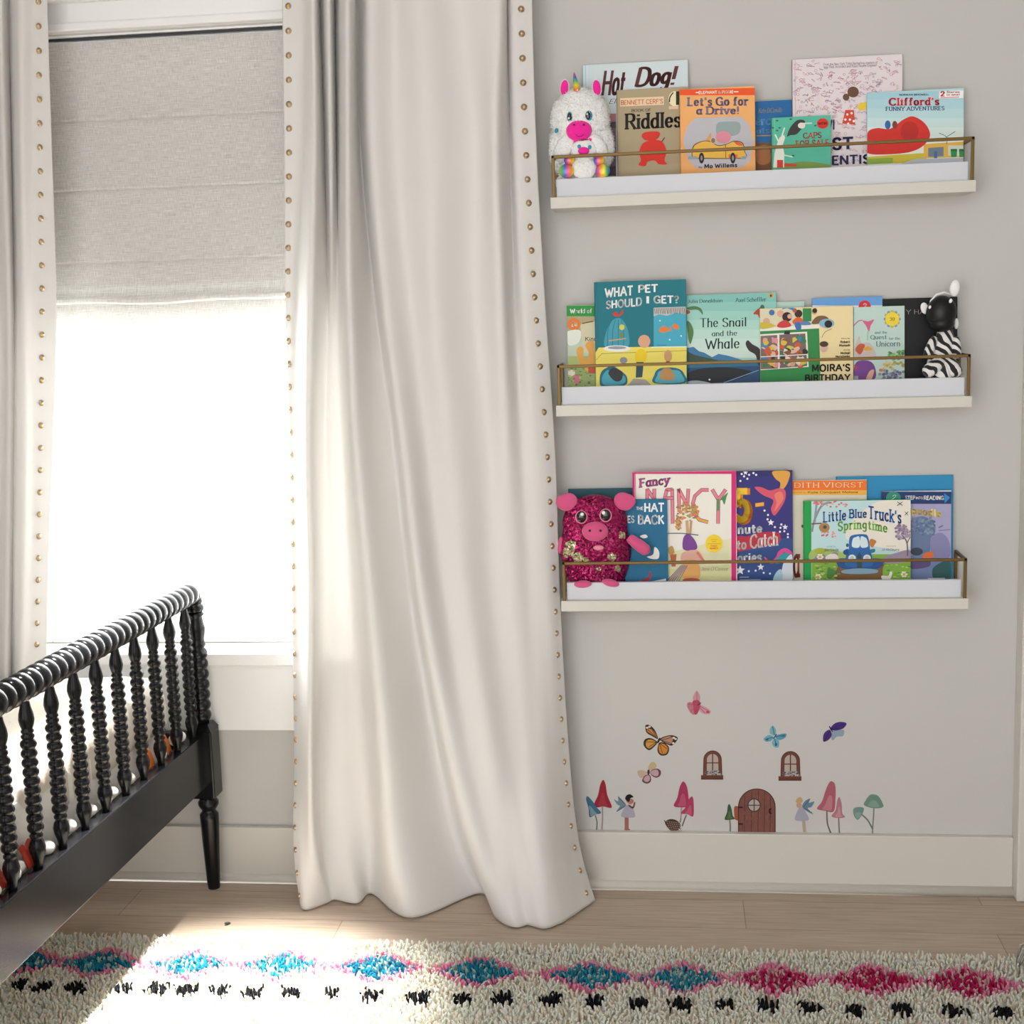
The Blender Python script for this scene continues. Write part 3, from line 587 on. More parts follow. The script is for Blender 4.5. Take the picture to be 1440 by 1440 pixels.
class Art:
    """flat print laid on a plane: pf maps photo coordinates and a layer height to a point of the plane"""
    def __init__(s, mb, pf, S=1, ox=0, oy=0, slope=0, base=0): s.mb, s.pf, s.S, s.ox, s.oy, s.sl, s.layer, s.step, s.gain = mb, pf, S, ox, oy, slope, base, .000012, None
    def crop(s, S, ox, oy): s.S, s.ox, s.oy = S, ox, oy; return s
    def put(s, polys, h):
        s.layer += s.step; m = ink(h) if s.gain is None else mat(h, .7, gain=s.gain, spec=.2, name='sticker_print')
        for P in polys:
            vs = [s.pf(s.ox+a/s.S, s.oy+b/s.S, s.layer) for a, b in P]
            s.mb.add(vs, [tuple(range(len(vs)))], m)
        return s
    def poly(s, pts, h): return s.put([[tuple(p) for p in pts]], h)
    def blob(s, pts, h, per=6):     # smooth closed outline, fan from its middle
        n = len(pts); Q = []
        for i in range(n):
            for k_ in range(per): Q.append(crom(pts[i-1], pts[i], pts[(i+1) % n], pts[(i+2) % n], k_/per))
        return s.put([Q], h)
    def rect(s, x0, y0, x1, y1, h, tilt=True):
        d = s.sl*(x1-x0) if tilt else 0
        return s.put([[(x0, y0), (x1, y0+d), (x1, y1+d), (x0, y1)]], h)
    def ell(s, cx, cy, rx, ry, h, n=28, a0=0): return s.put([[(cx+rx*cos(2*pi*i/n)*cos(a0)-ry*sin(2*pi*i/n)*sin(a0), cy+ry*sin(2*pi*i/n)*cos(a0)+rx*cos(2*pi*i/n)*sin(a0)) for i in range(n)]], h)
    def line(s, pts, w_, h, smooth=False): return s.put(stroke2(arc2(pts) if smooth else [tuple(p) for p in pts], w_, w_), h)
    def star(s, cx, cy, r, h, n=5, q=.45): return s.put([[(cx+(r if i % 2 == 0 else r*q)*sin(pi*i/n), cy-(r if i % 2 == 0 else r*q)*cos(pi*i/n)) for i in range(2*n)]], h)
    def text(s, txt, x0, y0, x1, y1, h, style='sans', slope=None, outline=None, bow=0):
        P = text_polys(txt, style); xs = [a for q_ in P for a, b in q_]; ys = [b for q_ in P for a, b in q_]
        if not P: return s
        ax, bx, ay, by = min(xs), max(xs), min(ys), max(ys); sl = s.sl if slope is None else slope
        def tr(a, b):
            t = (a-ax)/(bx-ax or 1); x = x0+(x1-x0)*t
            return (x, y1-(y1-y0)*(b-ay)/(by-ay or 1)+sl*(x-(x0+x1)/2)-bow*sin(pi*t))
        Q = [[tr(a, b) for a, b in q_] for q_ in P]
        if outline:
            o_, w_ = outline
            s.put([[(a+dx, b+dy) for a, b in q_] for q_ in Q for dx, dy in ((w_, 0), (-w_, 0), (0, w_), (0, -w_), (w_*.7, w_*.7), (-w_*.7, w_*.7))], o_)
        return s.put(Q, h)
# ------------------------------------------------------------------ books
M_PAGE = mat('#ddd8cc', .85, name='paper')
GROUP = {1: 'picture books on the top ledge', 2: 'picture books on the middle ledge', 3: 'picture books on the bottom ledge'}
def book(shelf, tl, tr, yb, thick, face, spine, label, hard=True, lean=3.5, round_=0):
    """tl, tr: top corners of the cover; yb: where its front stands on the shelf"""
    z0 = SZ[shelf]+.0004; tn = math.tan(R(lean)); cl, sl_ = cos(R(lean)), sin(R(lean))
    a, b = onLean(*tl, yb, z0, tn), onLean(*tr, yb, z0, tn)
    X0, X1, H = a[0], b[0], ((a[2]+b[2])/2-z0)/cl
    off = thick*sl_+.0003; H -= off
    def T(x, d, h): return (x, yb+d*cl+h*sl_, z0+off+h*cl-d*sl_)
    root = thing('book', label, 'book', ((X0+X1)/2, yb, z0), GROUP[shelf])
    cv = MB(); mf, ms_ = ink(face), ink(spine)
    c = .0022 if hard else .0007; ov = .0025 if hard else 0
    cv.bbox(X0, X1, 0, c, 0, H, c*.3, mf, T); cv.bbox(X0, X1, thick-c, thick, 0, H, c*.3, ms_, T)
    cv.bbox(X0, X0+c, 0, thick, 0, H, c*.3, ms_, T)
    if hard: cv.bbox(X0+.006, X0+.0075, -.0002, .0002, 0, H, .0001, ms_, T)
    def pf(u, v, lay):
        p = onLean(u, v, yb, z0, tn); h = (p[2]-z0-off)/cl; x = min(max(p[0], X0+.0003), X1-.0003); h = min(max(h, .001), H-.0003)
        return T(x, -.00025-lay, h)
    art = Art(cv, pf, slope={1: -.040, 2: -.022, 3: -.006}[shelf])
    pg = MB().box(X0+c, X1-ov, c, thick-c, ov, H-ov, M_PAGE, T)
    def done():
        cv.build('cover', root); pg.build('pages', root); return root
    return art, done, root
# ---- top ledge
A1 = (5.76, 760, 60); A2 = (5.76, 940, 60); A3 = (5.538, 1140, 60)
a, d, o = book(1, (819, 92), (967.3, 83.5), -.030, .011, '#cfdde0', '#9fc4d2', 'tall pale blue picture book with brush lettered brown title behind the tan book')
a.crop(*A1); a.rect(385, 150, 1195, 1080, '#ccd8db', 1); a.rect(530, 575, 612, 650, '#a9757a', 0); a.rect(545, 640, 612, 1080, '#4f3e44', 0); a.rect(575, 690, 612, 1000, '#6e5a60', 0)
a.text('Hot', 490, 225, 690, 430, '#5b2c2a', 'brush'); a.text('Dog!', 760, 190, 1120, 395, '#5b2c2a', 'brush'); a.text('Elephants', 555, 450, 850, 500, '#6b3033', 'script'); d()
a, d, o = book(1, (866.8, 127), (969, 121.5), -.042, .010, '#ab9b7c', '#ab9b7c', 'tan hardback book of riddles with black title and a red round picture')
a.crop(*A1); a.rect(645, 450, 1000, 518, '#e5c9a6'); a.text("BENNETT CERF'S", 652, 460, 992, 500, '#c9583f', 'sans')
a.text('BOOK OF', 738, 535, 895, 560, '#3d3528', 'sans'); a.text('Riddles', 682, 565, 1140, 700, '#17130f', 'serif')
a.ell(1090, 455, 52, 62, '#e9dfb8'); a.line([(1045, 480), (1050, 440), (1075, 405)], 9, '#2b2a22', 1); a.rect(1098, 395, 1125, 505, '#26241d'); a.rect(1040, 515, 1115, 540, '#d9bfa0')
a.blob([(800, 890), (830, 815), (905, 790), (985, 800), (1020, 880), (1005, 950), (1025, 985), (960, 985), (925, 955), (870, 965), (850, 1000), (795, 990), (815, 950)], '#d92f1f'); a.blob([(820, 755), (850, 725), (950, 720), (968, 750), (930, 790), (850, 790)], '#d3301f'); a.line([(985, 800), (1005, 770)], 8, '#3d2f22'); d()
a, d, o = book(1, (955.3, 124.3), (1061.5, 122.3), -.053, .009, '#f3ac69', '#f3ac69', 'orange picture book with red top band and a yellow car on its cover')
a.crop(*A2); a.rect(86, 366, 704, 426, '#ea5420', 0); a.text('ELEPHANT & PIGGIE', 245, 388, 525, 415, '#fbe9dc', 'bold', -.02); a.line([(222, 404), (242, 404)], 8, '#fbe9dc'); a.line([(530, 398), (565, 398)], 8, '#fbe9dc')
a.poly([(215, 610), (590, 598), (655, 660), (690, 800), (660, 960), (600, 1010), (230, 1020), (165, 960), (118, 800), (150, 680)], '#b9b7bd')
a.text("Let's Go for", 150, 440, 648, 512, '#77749a', 'slab', -.01, ('#57547a', 1.2)); a.text('a Drive!', 225, 516, 570, 582, '#77749a', 'slab', -.01, ('#57547a', 1.2))
a.blob([(385, 700), (400, 650), (470, 640), (575, 650), (570, 735), (480, 760), (400, 750)], '#93a3a3'); a.ell(445, 765, 62, 50, '#d98a98')
a.blob([(190, 890), (205, 830), (280, 795), (345, 800), (400, 830), (470, 820), (530, 795), (600, 810), (620, 880), (610, 935), (300, 940), (200, 930)], '#3a3226'); a.blob([(195, 888), (212, 834), (282, 800), (345, 806), (400, 836), (470, 826), (530, 801), (596, 816), (614, 880), (604, 930), (300, 934), (206, 925)], '#f0b94c')
a.line([(462, 830), (465, 932)], 5, '#3a3226'); a.blob([(530, 800), (575, 808), (605, 832), (560, 830)], '#e2603c'); a.rect(487, 905, 560, 936, '#e8703f', 0); a.poly([(300, 790), (345, 725), (348, 800)], '#d8a05a')
for x in (268, 522): a.ell(x, 935, 21, 44, '#1f1d1b'); a.ell(x, 935, 9, 22, '#8f8f95')
a.poly([(158, 945), (165, 920), (225, 920), (250, 945)], '#97a0aa'); a.poly([(575, 945), (600, 920), (640, 915), (625, 945)], '#97a0aa'); a.ell(362, 793, 22, 26, '#cfcabf'); a.ell(362, 793, 17, 21, '#8f6d54')
a.text('by', 245, 1000, 275, 1020, '#1c1712', 'sans'); a.text('Mo Willems', 290, 978, 558, 1015, '#1c1712', 'bold'); d()
a, d, o = book(1, (1055, 142.5), (1113.3, 140.6), -.030, .007, '#1f659f', '#1f659f', 'narrow blue book between the orange and the green books')
a.crop(*A2); a.text('Kate DiCamillo', 730, 528, 920, 568, '#b39a55', 'script'); a.text('ercy', 705, 615, 880, 690, '#6ba7cf', 'serif'); a.text('atson', 712, 690, 900, 735, '#6ba7cf', 'serif'); a.line([(715, 755), (830, 752)], 9, '#b58a5a')
a.rect(690, 812, 1000, 1040, '#7c4c2c', 0); a.blob([(715, 870), (760, 830), (815, 850), (825, 960), (760, 990), (712, 960)], '#a5683f'); d()
a, d, o = book(1, (1113.6, 82.8), (1269, 76.8), -.030, .011, '#dfd5d8', '#cabfc6', 'tall white picture book covered in fine red doodles with navy letters')
random.seed(3); a.crop(1, 0, 0)
a.step = .000002
for i in range(460):
    x, y = random.uniform(1117, 1265), random.uniform(84, 232)
    if 1155 < x < 1236 and 82 < y < 98: continue
    y -= .04*(x-1190); h_ = random.choice(('#c98d93', '#b9868f', '#d39a9c', '#a08a9c', '#aa94a4')); t = random.random()
    if t < .4: a.line([(x+random.uniform(-4, 4), y+random.uniform(-3, 3)) for _ in range(5)], .42, h_, 1)
    elif t < .7:
        r = random.uniform(1, 2.4); a.line([(x+r*cos(q*.9), y+r*sin(q*.9)) for q in range(8)], .4, h_)
    else: a.line([(x-4, y), (x-1, y-random.uniform(0, 3)), (x+3, y+1), (x+4, y+random.uniform(-2, 3)), (x-4, y)], .5, h_)
a.step = .000012
a.crop(*A3); a.text('From the New York Times bestselling creators of', 100, 152, 520, 178, '#4a4754', 'light'); a.text('Iggy Peck Architect and Rosie Revere Engineer', 102, 172, 515, 200, '#4a4754', 'light')
a.ell(330, 385, 44, 42, '#6a4a35'); a.ell(275, 425, 25, 27, '#6a4a35'); a.poly([(270, 525), (335, 525), (345, 640), (245, 630)], '#cf4a38')
for x, y in ((285, 560), (318, 550), (270, 600), (305, 600), (335, 612), (292, 632)): a.ell(x, y, 9, 9, '#f4e6e0')
a.poly([(360, 500), (385, 470), (435, 465), (430, 520), (385, 530)], '#e8c43a')
a.text('ADA TWI', -110, 600, 185, 690, '#2a2a55', 'bold'); a.text('ST', 165, 735, 330, 838, '#23234f', 'bold'); a.text('ENTIST', 165, 872, 530, 950, '#23234f', 'bold'); d()
a, d, o = book(1, (1084.8, 165.2), (1168.4, 162.4), -.050, .015, '#55b69b', '#6cc2a8', 'small green board book with red title and a white tree', 1)
a.crop(*A2)
a.blob([(835, 1010), (940, 985), (1060, 965), (1160, 965), (1310, 990), (1310, 1015), (835, 1020)], '#7d9a4c'); a.poly([(940, 975), (1040, 982), (1035, 1005), (940, 1005)], '#c9472e')
a.poly([(848, 1012), (858, 900), (880, 820), (900, 770), (935, 745), (945, 770), (925, 830), (938, 900), (936, 1012)], '#e6e6dc'); a.line([(900, 820), (865, 745)], 12, '#e6e6dc'); a.line([(905, 800), (940, 690)], 10, '#e6e6dc'); a.line([(930, 910), (1005, 925)], 9, '#e6e6dc'); a.rect(880, 950, 928, 1012, '#d23a2c', 0)
a.blob([(960, 760), (985, 690), (1040, 630), (1095, 628), (1105, 660), (1060, 720), (1030, 745), (985, 750)], '#3a3638'); a.ell(1078, 672, 30, 24, '#e4dcd2'); a.line([(1090, 655), (1160, 652)], 10, '#e4dcd2')
for x, y in ((880, 632), (845, 690), (900, 690), (990, 620), (1010, 915), (1190, 672), (880, 712)): a.ell(x, y, 11, 7, '#2f6a45')
a.ell(1250, 655, 48, 42, '#cf2f22'); a.text('board book', 1215, 640, 1285, 665, '#5a1613', 'bold'); a.text('CAPS', 1090, 726, 1240, 776, '#c03a2a', 'slab'); a.text('FOR SALE', 1028, 788, 1300, 840, '#c03a2a', 'slab'); d()
a, d, o = book(1, (1219.2, 128.4), (1355.4, 125.8), -.040, .005, '#b4d5da', '#b4d5da', 'light blue square paperback with red and navy title at the end of the top ledge', 0)
a.crop(*A3); a.sl = -.012
for i, h_ in enumerate(('#a3cbd8', '#acd1da', '#b6d6da', '#c4dcdc', '#d3e3dd', '#dde6de')): a.rect(436, 370+i*72, 1215, 444+i*72, h_, 0)
a.rect(436, 800, 1215, 960, '#dfe4d6', 0); a.poly([(440, 890), (700, 870), (900, 860), (900, 935), (440, 945)], '#c9b838'); a.poly([(440, 905), (640, 895), (640, 940), (440, 948)], '#8aa83e'); a.poly([(820, 905), (1215, 895), (1215, 940), (700, 945)], '#b9bcc4')
a.poly([(880, 790), (1195, 770), (1195, 890), (880, 900)], '#dfb14c'); a.poly([(915, 820), (1035, 812), (1035, 885), (915, 890)], '#6f7f8c'); a.rect(1070, 800, 1190, 880, '#cdd6c4', 0)
for x in (1090, 1155): a.poly([(x, 845), (x+50, 840), (x+47, 890), (x+4, 893)], '#2f8a4a'); a.rect(x, 828, x+50, 845, '#226b39')
a.line([(1060, 790), (1058, 735), (1000, 705)], 5, '#4e5a60', 1); a.line([(1058, 735), (1125, 692)], 5, '#4e5a60', 1)
a.blob([(440, 760), (450, 690), (520, 665), (620, 670), (720, 600), (800, 575), (890, 630), (930, 720), (880, 800), (780, 850), (620, 870), (440, 860)], '#cf3128'); a.ell(770, 690, 70, 78, '#b92a24')
a.ell(600, 640, 22, 34, '#2e62a0'); a.ell(655, 640, 20, 30, '#7d3b34'); a.rect(960, 845, 985, 900, '#4a6a96', 0)
a.text('NORMAN BRIDWELL', 690, 398, 922, 413, '#27343c', 'bold'); a.text("Clifford's", 608, 428, 1002, 490, '#cf2846', 'slab', None, ('#f0dcd8', 4)); a.text('FUNNY ADVENTURES', 582, 497, 1042, 530, '#1f3f6e', 'slab')
a.poly([(1000, 378), (1190, 372), (1188, 432), (1000, 436)], '#eef1ee'); a.text('2', 1008, 378, 1045, 420, '#d12f36', 'bold'); a.text('Stories', 1058, 376, 1160, 393, '#d12f36', 'bold'); a.text('in one!', 1058, 398, 1160, 413, '#d12f36', 'bold'); a.line([(1010, 430), (1155, 424)], 5, '#d12f36'); d()
# ---- middle ledge
B1 = (6.548, 770, 380); B2 = (6.545, 960, 380); B3 = (6.261, 1170, 380)
a, d, o = book(2, (796.7, 429.3), (900, 427), -.034, .005, '#b9bf8a', '#2b9347', 'thin book with green top band and white words partly behind the teal book', 0)
a.crop(*B1); a.rect(165, 322, 700, 425, '#26913f', 0); a.text('World of', 205, 352, 410, 398, '#f0f3e8', 'bold', -.01); a.text('Reading', 450, 352, 640, 398, '#f0f3e8', 'bold', -.01)
a.rect(165, 425, 700, 560, '#b4a27c', 0); a.rect(165, 560, 700, 790, '#b9c8b4', 0); a.rect(165, 790, 700, 900, '#a9b873', 0); a.rect(165, 900, 700, 1090, '#94a768', 0); a.poly([(300, 500), (420, 470), (700, 470), (700, 760), (330, 760)], '#cdc8a8'); a.line([(320, 490), (420, 470)], 10, '#5d3f28')
a.ell(243, 497, 62, 58, '#d97a35'); a.text('2', 215, 470, 240, 520, '#f3e2cf', 'bold'); a.text('in', 250, 480, 275, 515, '#f3e2cf', 'bold'); a.blob([(180, 570), (300, 555), (290, 660), (195, 690)], '#dfe3da'); a.text('Kindness', 348, 610, 560, 652, '#3c3a32', 'sans')
a.blob([(265, 750), (290, 705), (330, 720), (330, 790), (360, 820), (380, 760), (350, 700), (370, 660), (430, 670), (430, 900), (370, 930), (300, 860)], '#dba04c'); a.rect(375, 870, 440, 950, '#c64f33', 0); a.ell(268, 1000, 30, 42, '#cf6f86'); a.blob([(170, 930), (240, 920), (250, 960), (190, 980)], '#dfd9c6')
for i in range(40): a.ell(random.uniform(170, 420), random.uniform(900, 1080), random.uniform(5, 14), random.uniform(4, 9), random.choice(('#6f8b48', '#b7bf74', '#5b7a40')))
d()
a, d, o = book(2, (835.4, 396), (964.7, 393.4), -.048, .011, '#11727f', '#0e6772', 'large teal hardback with white title, birdcage and goldfish')
a.crop(*B1); a.poly([(425, 760), (470, 712), (1280, 700), (1280, 1085), (425, 1090)], '#e7d763'); a.line([(425, 830), (500, 768), (1280, 740)], 4, '#6e6a3a'); a.text('WHAT', 525, 150, 785, 245, '#eef0ea', 'bold', -.09); a.text('PET', 835, 130, 1015, 208, '#eef0ea', 'bold', -.05); a.text('SHOULD', 538, 262, 870, 345, '#eef0ea', 'bold', -.10); a.text('I', 910, 240, 935, 305, '#eef0ea', 'bold'); a.text('GET?', 975, 232, 1212, 308, '#eef0ea', 'bold', .0)
a.poly([(977, 345), (1272, 335), (1278, 700), (977, 705)], '#43a5bd'); a.poly([(977, 345), (1272, 335), (1274, 405), (1180, 392), (1100, 420), (1030, 405), (977, 425)], '#b9b7b4')
for i in range(18): a.line([(985+i*16, 352-i*.5), (990+i*16+random.uniform(-6, 6), 400)], 5, '#4b494c')
for x, y in ((1070, 545), (1175, 518)): a.blob([(x-45, y+15), (x-20, y-25), (x+25, y-25), (x+55, y), (x+60, y-25), (x+75, y+10), (x+40, y+15), (x, y+30)] if x < 1100 else [(x-30, y), (x-5, y-25), (x+25, y-15), (x+35, y+20), (x, y+25)], '#dd7b3c')
for x, y in ((1035, 465), (1230, 605), (1125, 640)): a.ell(x, y, 7, 7, '#d9edf0')
a.line([(1010, 690), (1090, 690)], 4, '#1f6a86'); a.line([(955, 710), (1280, 705)], 10, '#ece8d2')
a.blob([(525, 700), (540, 570), (590, 470), (650, 440), (700, 470), (745, 570), (745, 700), (640, 715)], '#3f97ab')
for x, q in ((555, 590), (600, 625), (650, 652), (700, 680)): a.line([(x, 705), (x, 560), (q, 455)], 4, '#1f5566', 1)
a.ell(640, 722, 125, 30, '#e7e6e1'); a.ell(640, 714, 85, 14, '#8f9aa0'); a.line([(565, 650), (720, 628)], 9, '#c9a152'); a.ell(685, 525, 24, 26, '#d6c94c'); a.ell(678, 598, 17, 32, '#5f8a4a'); a.blob([(600, 395), (640, 385), (655, 410), (690, 365), (700, 385), (665, 425), (615, 420)], '#c23a35')
a.ell(890, 655, 56, 60, '#d6a283'); a.blob([(812, 760), (860, 722), (912, 760), (895, 845), (815, 840)], '#e8c817'); a.poly([(818, 845), (885, 845), (872, 985), (812, 990)], '#2d4a5a')
a.blob([(480, 1000), (500, 930), (560, 890), (600, 880), (680, 930), (730, 980), (725, 1050), (640, 1075), (500, 1070)], '#1f6a82'); a.blob([(500, 1005), (520, 950), (560, 920), (610, 985), (700, 970), (715, 1030), (640, 1060), (520, 1055)], '#4aa0b4'); a.blob([(560, 950), (600, 900), (640, 910), (690, 940), (680, 1010), (620, 1020)], '#2f3034'); a.ell(700, 830, 34, 30, '#8c8a94')
a.blob([(985, 1040), (985, 960), (1020, 910), (1100, 895), (1200, 905), (1255, 950), (1265, 1040)], '#1f6a82'); a.blob([(1005, 1035), (1010, 970), (1040, 925), (1190, 920), (1235, 960), (1245, 1030)], '#54aabb'); a.blob([(1040, 1000), (1060, 910), (1130, 905), (1165, 960), (1155, 1010)], '#b98a55'); a.ell(1110, 790, 36, 56, '#c69a6a'); a.ell(1108, 850, 20, 14, '#a53a2e'); a.poly([(740, 1060), (790, 1000), (900, 1005), (960, 1060)], '#a6a09c'); d()
a, d, o = book(2, (957, 416.3), (1091.4, 410.6), -.034, .005, '#a3cfc3', '#8fc0b8', 'pale aqua paperback with curly dark title above a dark sea', 0)
a.crop(*B2); a.sl = -.03
for i, h_ in enumerate(('#7fbdb4', '#8cc4ba', '#9accc0', '#a9d3c6', '#b7d8cc', '#c3ddd1', '#cbe0d6')): a.rect(-30, 205+i*85, 870, 295+i*85, h_, 0)
a.text('Julia Donaldson', 45, 265, 365, 300, '#2f4a4a', 'fancy'); a.text('Axel Scheffler', 485, 250, 770, 292, '#2f4a4a', 'fancy'); a.ell(812, 232, 20, 22, '#d9972f'); a.ell(812, 234, 8, 12, '#2a2420')
a.text('The', 160, 440, 325, 525, '#1f2e2e', 'fancy'); a.text('Snail', 365, 435, 585, 520, '#1f2e2e', 'fancy'); a.text('and the', 268, 555, 500, 605, '#25383a', 'fancy'); a.text('Whale', 205, 625, 522, 725, '#1f2e2e', 'fancy')
a.poly([(40, 715), (100, 705), (150, 745), (200, 760), (270, 800), (330, 770), (430, 790), (560, 830), (40, 850)], '#3f7ba6'); a.poly([(40, 745), (110, 780), (200, 800), (330, 830), (500, 835), (40, 860)], '#3d5240'); a.poly([(30, 860), (300, 845), (600, 830), (720, 828), (720, 1060), (30, 1060)], '#2f6f8f'); a.line([(80, 862), (560, 835)], 12, '#cdbf94'); a.poly([(30, 900), (720, 880), (720, 1060), (30, 1060)], '#2b4d74')
a.blob([(30, 960), (150, 910), (400, 895), (630, 930), (560, 985), (380, 1025), (200, 1035), (30, 1010)], '#23262c'); a.blob([(30, 1030), (130, 1015), (260, 1040), (200, 1060), (30, 1060)], '#aab4c0'); a.ell(247, 1007, 9, 8, '#e5e8ea'); a.line([(380, 1035), (700, 920)], 7, '#7fa6bf')
a.blob([(580, 680), (600, 645), (640, 680), (715, 735), (715, 870), (690, 860), (670, 780), (610, 740)], '#343033'); a.blob([(40, 345), (110, 330), (170, 355), (185, 410), (140, 365), (60, 365)], '#4a7a45'); a.blob([(40, 470), (80, 500), (100, 580), (70, 680), (50, 600)], '#4f8046'); a.ell(45, 385, 25, 18, '#a8542f'); a.blob([(650, 400), (700, 350), (740, 330), (745, 380), (710, 440), (690, 410)], '#a8452f'); a.ell(733, 345, 20, 28, '#3f6a55'); d()
a, d, o = book(2, (1086, 425.5), (1131, 423), -.025, .004, '#b3cfc4', '#b3cfc4', 'pale green book corner peeking out behind the cream and green cover', 0); d()
a, d, o = book(2, (1142, 418.6), (1240.9, 417.7), -.029, .004, '#669dd6', '#5a8fc6', 'light blue paperback with a red round number badge behind the cream cover', 0)
a.crop(*B3); a.rect(-175, 310, 445, 600, '#dfe6ea', 0); a.ell(288, 320, 54, 54, '#d12a35'); a.text('2', 270, 290, 306, 345, '#f7e6e4', 'serif'); d()
a, d, o = book(2, (1068.5, 434), (1199.6, 430), -.040, .004, '#ead6a2', '#ead6a2', 'cream paperback with a green train carriage full of coloured figures', 0)
a.crop(*B2); a.sl = -.02
a.poly([(708, 545), (1255, 535), (1270, 1050), (708, 1060)], '#2f8746'); a.poly([(700, 345), (1190, 350), (1200, 510), (700, 550)], '#d9d3b4'); a.poly([(1105, 350), (1185, 350), (1185, 470), (1105, 475)], '#2f8746'); a.poly([(708, 530), (1255, 500), (1262, 535), (708, 562)], '#ece7dc')
a.poly([(708, 590), (1145, 565), (1160, 890), (708, 920)], '#e9e4dc'); a.poly([(718, 605), (870, 596), (876, 905), (718, 912)], '#7b6a64'); a.poly([(890, 594), (1128, 582), (1146, 880), (890, 902)], '#75645f')
random.seed(11)
for i in range(90):
    x, y = random.uniform(735, 1125), random.uniform(620, 880)
    if 868 < x < 896: continue
    a.blob([(x+random.uniform(14, 42)*cos(q*1.05), y+random.uniform(12, 36)*sin(q*1.05)) for q in range(6)], random.choice(('#c85a3c', '#d8a08a', '#d6b84a', '#3d7a4e', '#5d4a8a', '#35302e', '#e0d6c8', '#4a80a8', '#d98e9a', '#8a5a3c', '#e3b8a0')), 3)
a.line([(712, 798), (1150, 775)], 9, '#e9e4dc'); a.line([(883, 596), (887, 900)], 12, '#e9e4dc')
for x, y, h_, q in ((770, 470, '#dba78e', 30), (900, 400, '#dba78e', 32), (960, 430, '#2c2422', 44), (1065, 400, '#3a2822', 36), (985, 425, '#d9a98c', 22), (1210, 382, '#caa07c', 26), (1215, 372, '#2d2522', 22), (1030, 370, '#b5573c', 20), (820, 390, '#3f6fa8', 26)): a.ell(x, y, q, q, h_)
a.blob([(710, 490), (760, 480), (830, 500), (850, 520), (720, 540)], '#c9b53a'); a.blob([(890, 480), (950, 460), (1000, 510), (930, 530), (870, 520)], '#c93f3f'); a.blob([(1010, 470), (1060, 430), (1110, 460), (1080, 490), (1030, 500)], '#d6602f'); a.blob([(1030, 490), (1080, 480), (1090, 540), (1050, 550)], '#356fae'); a.blob([(1080, 480), (1150, 470), (1180, 500), (1100, 505)], '#5a7fb0'); a.blob([(915, 360), (950, 325), (1010, 335), (1020, 370), (960, 350)], '#2f7fc0'); a.blob([(1185, 490), (1230, 430), (1300, 420), (1340, 450), (1260, 490)], '#7a5a3c'); a.ell(1325, 490, 70, 42, '#86b3c9'); a.ell(1340, 495, 36, 34, '#221d1c'); a.line([(1370, 540), (1310, 570), (1280, 620)], 5, '#8a806c', 1); a.ell(1300, 710, 36, 46, '#d7b09c'); a.ell(1300, 680, 40, 26, '#4a3428'); a.poly([(940, 560), (990, 560), (985, 590), (930, 590)], '#2b2624')
a.crop(*B3); a.text('story by', 80, 594, 158, 608, '#5a4d38', 'sans'); a.text('Robert', 72, 620, 158, 642, '#2b241b', 'bold'); a.text('Munsch', 62, 650, 158, 672, '#2b241b', 'bold'); a.text('art by', 100, 695, 158, 710, '#5a4d38', 'sans'); a.text('Michael', 74, 718, 158, 740, '#2b241b', 'bold'); a.text('Martchenko', 30, 748, 158, 768, '#2b241b', 'bold')
a.crop(*B2); a.text("MOIRA'S", 1188, 862, 1542, 935, '#15120f', 'bold', -.018); a.text('BIRTHDAY', 1125, 955, 1545, 1024, '#15120f', 'bold', -.018); d()
a, d, o = book(2, (1221, 420.3), (1346.6, 418), -.023, .008, '#131315', '#131315', 'black hardback behind the striped zebra toy')
a.crop(*B3); a.text('Y HA', 650, 345, 822, 388, '#9a9894', 'light', 0); d()
a, d, o = book(2, (1200.3, 431.5), (1272, 430.5), -.035, .004, '#bcd3cb', '#9fbcb8', 'pale aqua paperback with a yellow seal beside the zebra toy', 0)
a.crop(*B3)
for i in range(12): a.ell(530+62*cos(i*pi/6), 430+66*sin(i*pi/6), 14, 14, '#d9a83f' if i % 2 else '#6f9fb0')
a.ell(530, 430, 60, 62, '#ecd23f'); a.text('30', 508, 415, 552, 445, '#8a7420', 'sans'); a.line([(190, 490), (230, 450), (270, 440)], 9, '#cf6f8f', 1); a.blob([(270, 445), (320, 450), (370, 435), (340, 490), (325, 540), (300, 490)], '#cf6488'); a.line([(315, 540), (312, 615)], 14, '#9fc8a4')
a.text('and the', 375, 535, 485, 560, '#4a6a72', 'fancy'); a.text('Quest', 338, 570, 482, 615, '#3f6672', 'fancy'); a.text('for the', 500, 588, 598, 612, '#4a6a72', 'fancy'); a.text('Unicorn', 390, 622, 598, 672, '#3f6672', 'fancy')
a.blob([(210, 640), (240, 580), (260, 640), (330, 640), (380, 720), (370, 780), (230, 790), (200, 720)], '#c7b8b4'); a.blob([(205, 700), (240, 650), (290, 660), (250, 740)], '#bf5a3c'); a.blob([(275, 690), (320, 670), (355, 700), (300, 710)], '#d9a93a'); a.blob([(195, 860), (230, 800), (330, 800), (380, 860), (370, 960), (200, 965)], '#76448c'); a.blob([(300, 960), (330, 890), (370, 880), (345, 965)], '#d9a58a'); a.poly([(195, 830), (230, 850), (205, 890)], '#b83a55')
random.seed(5)
for i in range(30): a.ell(random.uniform(500, 630), random.uniform(710, 790), 14, 11, random.choice(('#6fa05a', '#4d8648', '#8ab86a')))
for i in range(24): a.ell(random.uniform(450, 630), random.uniform(800, 870), 14, 11, random.choice(('#c2b36a', '#a89a52', '#cfc487')))
for i in range(34): a.ell(random.uniform(420, 632), random.uniform(880, 965), 15, 12, random.choice(('#7f7f98', '#94949f', '#66688a')))
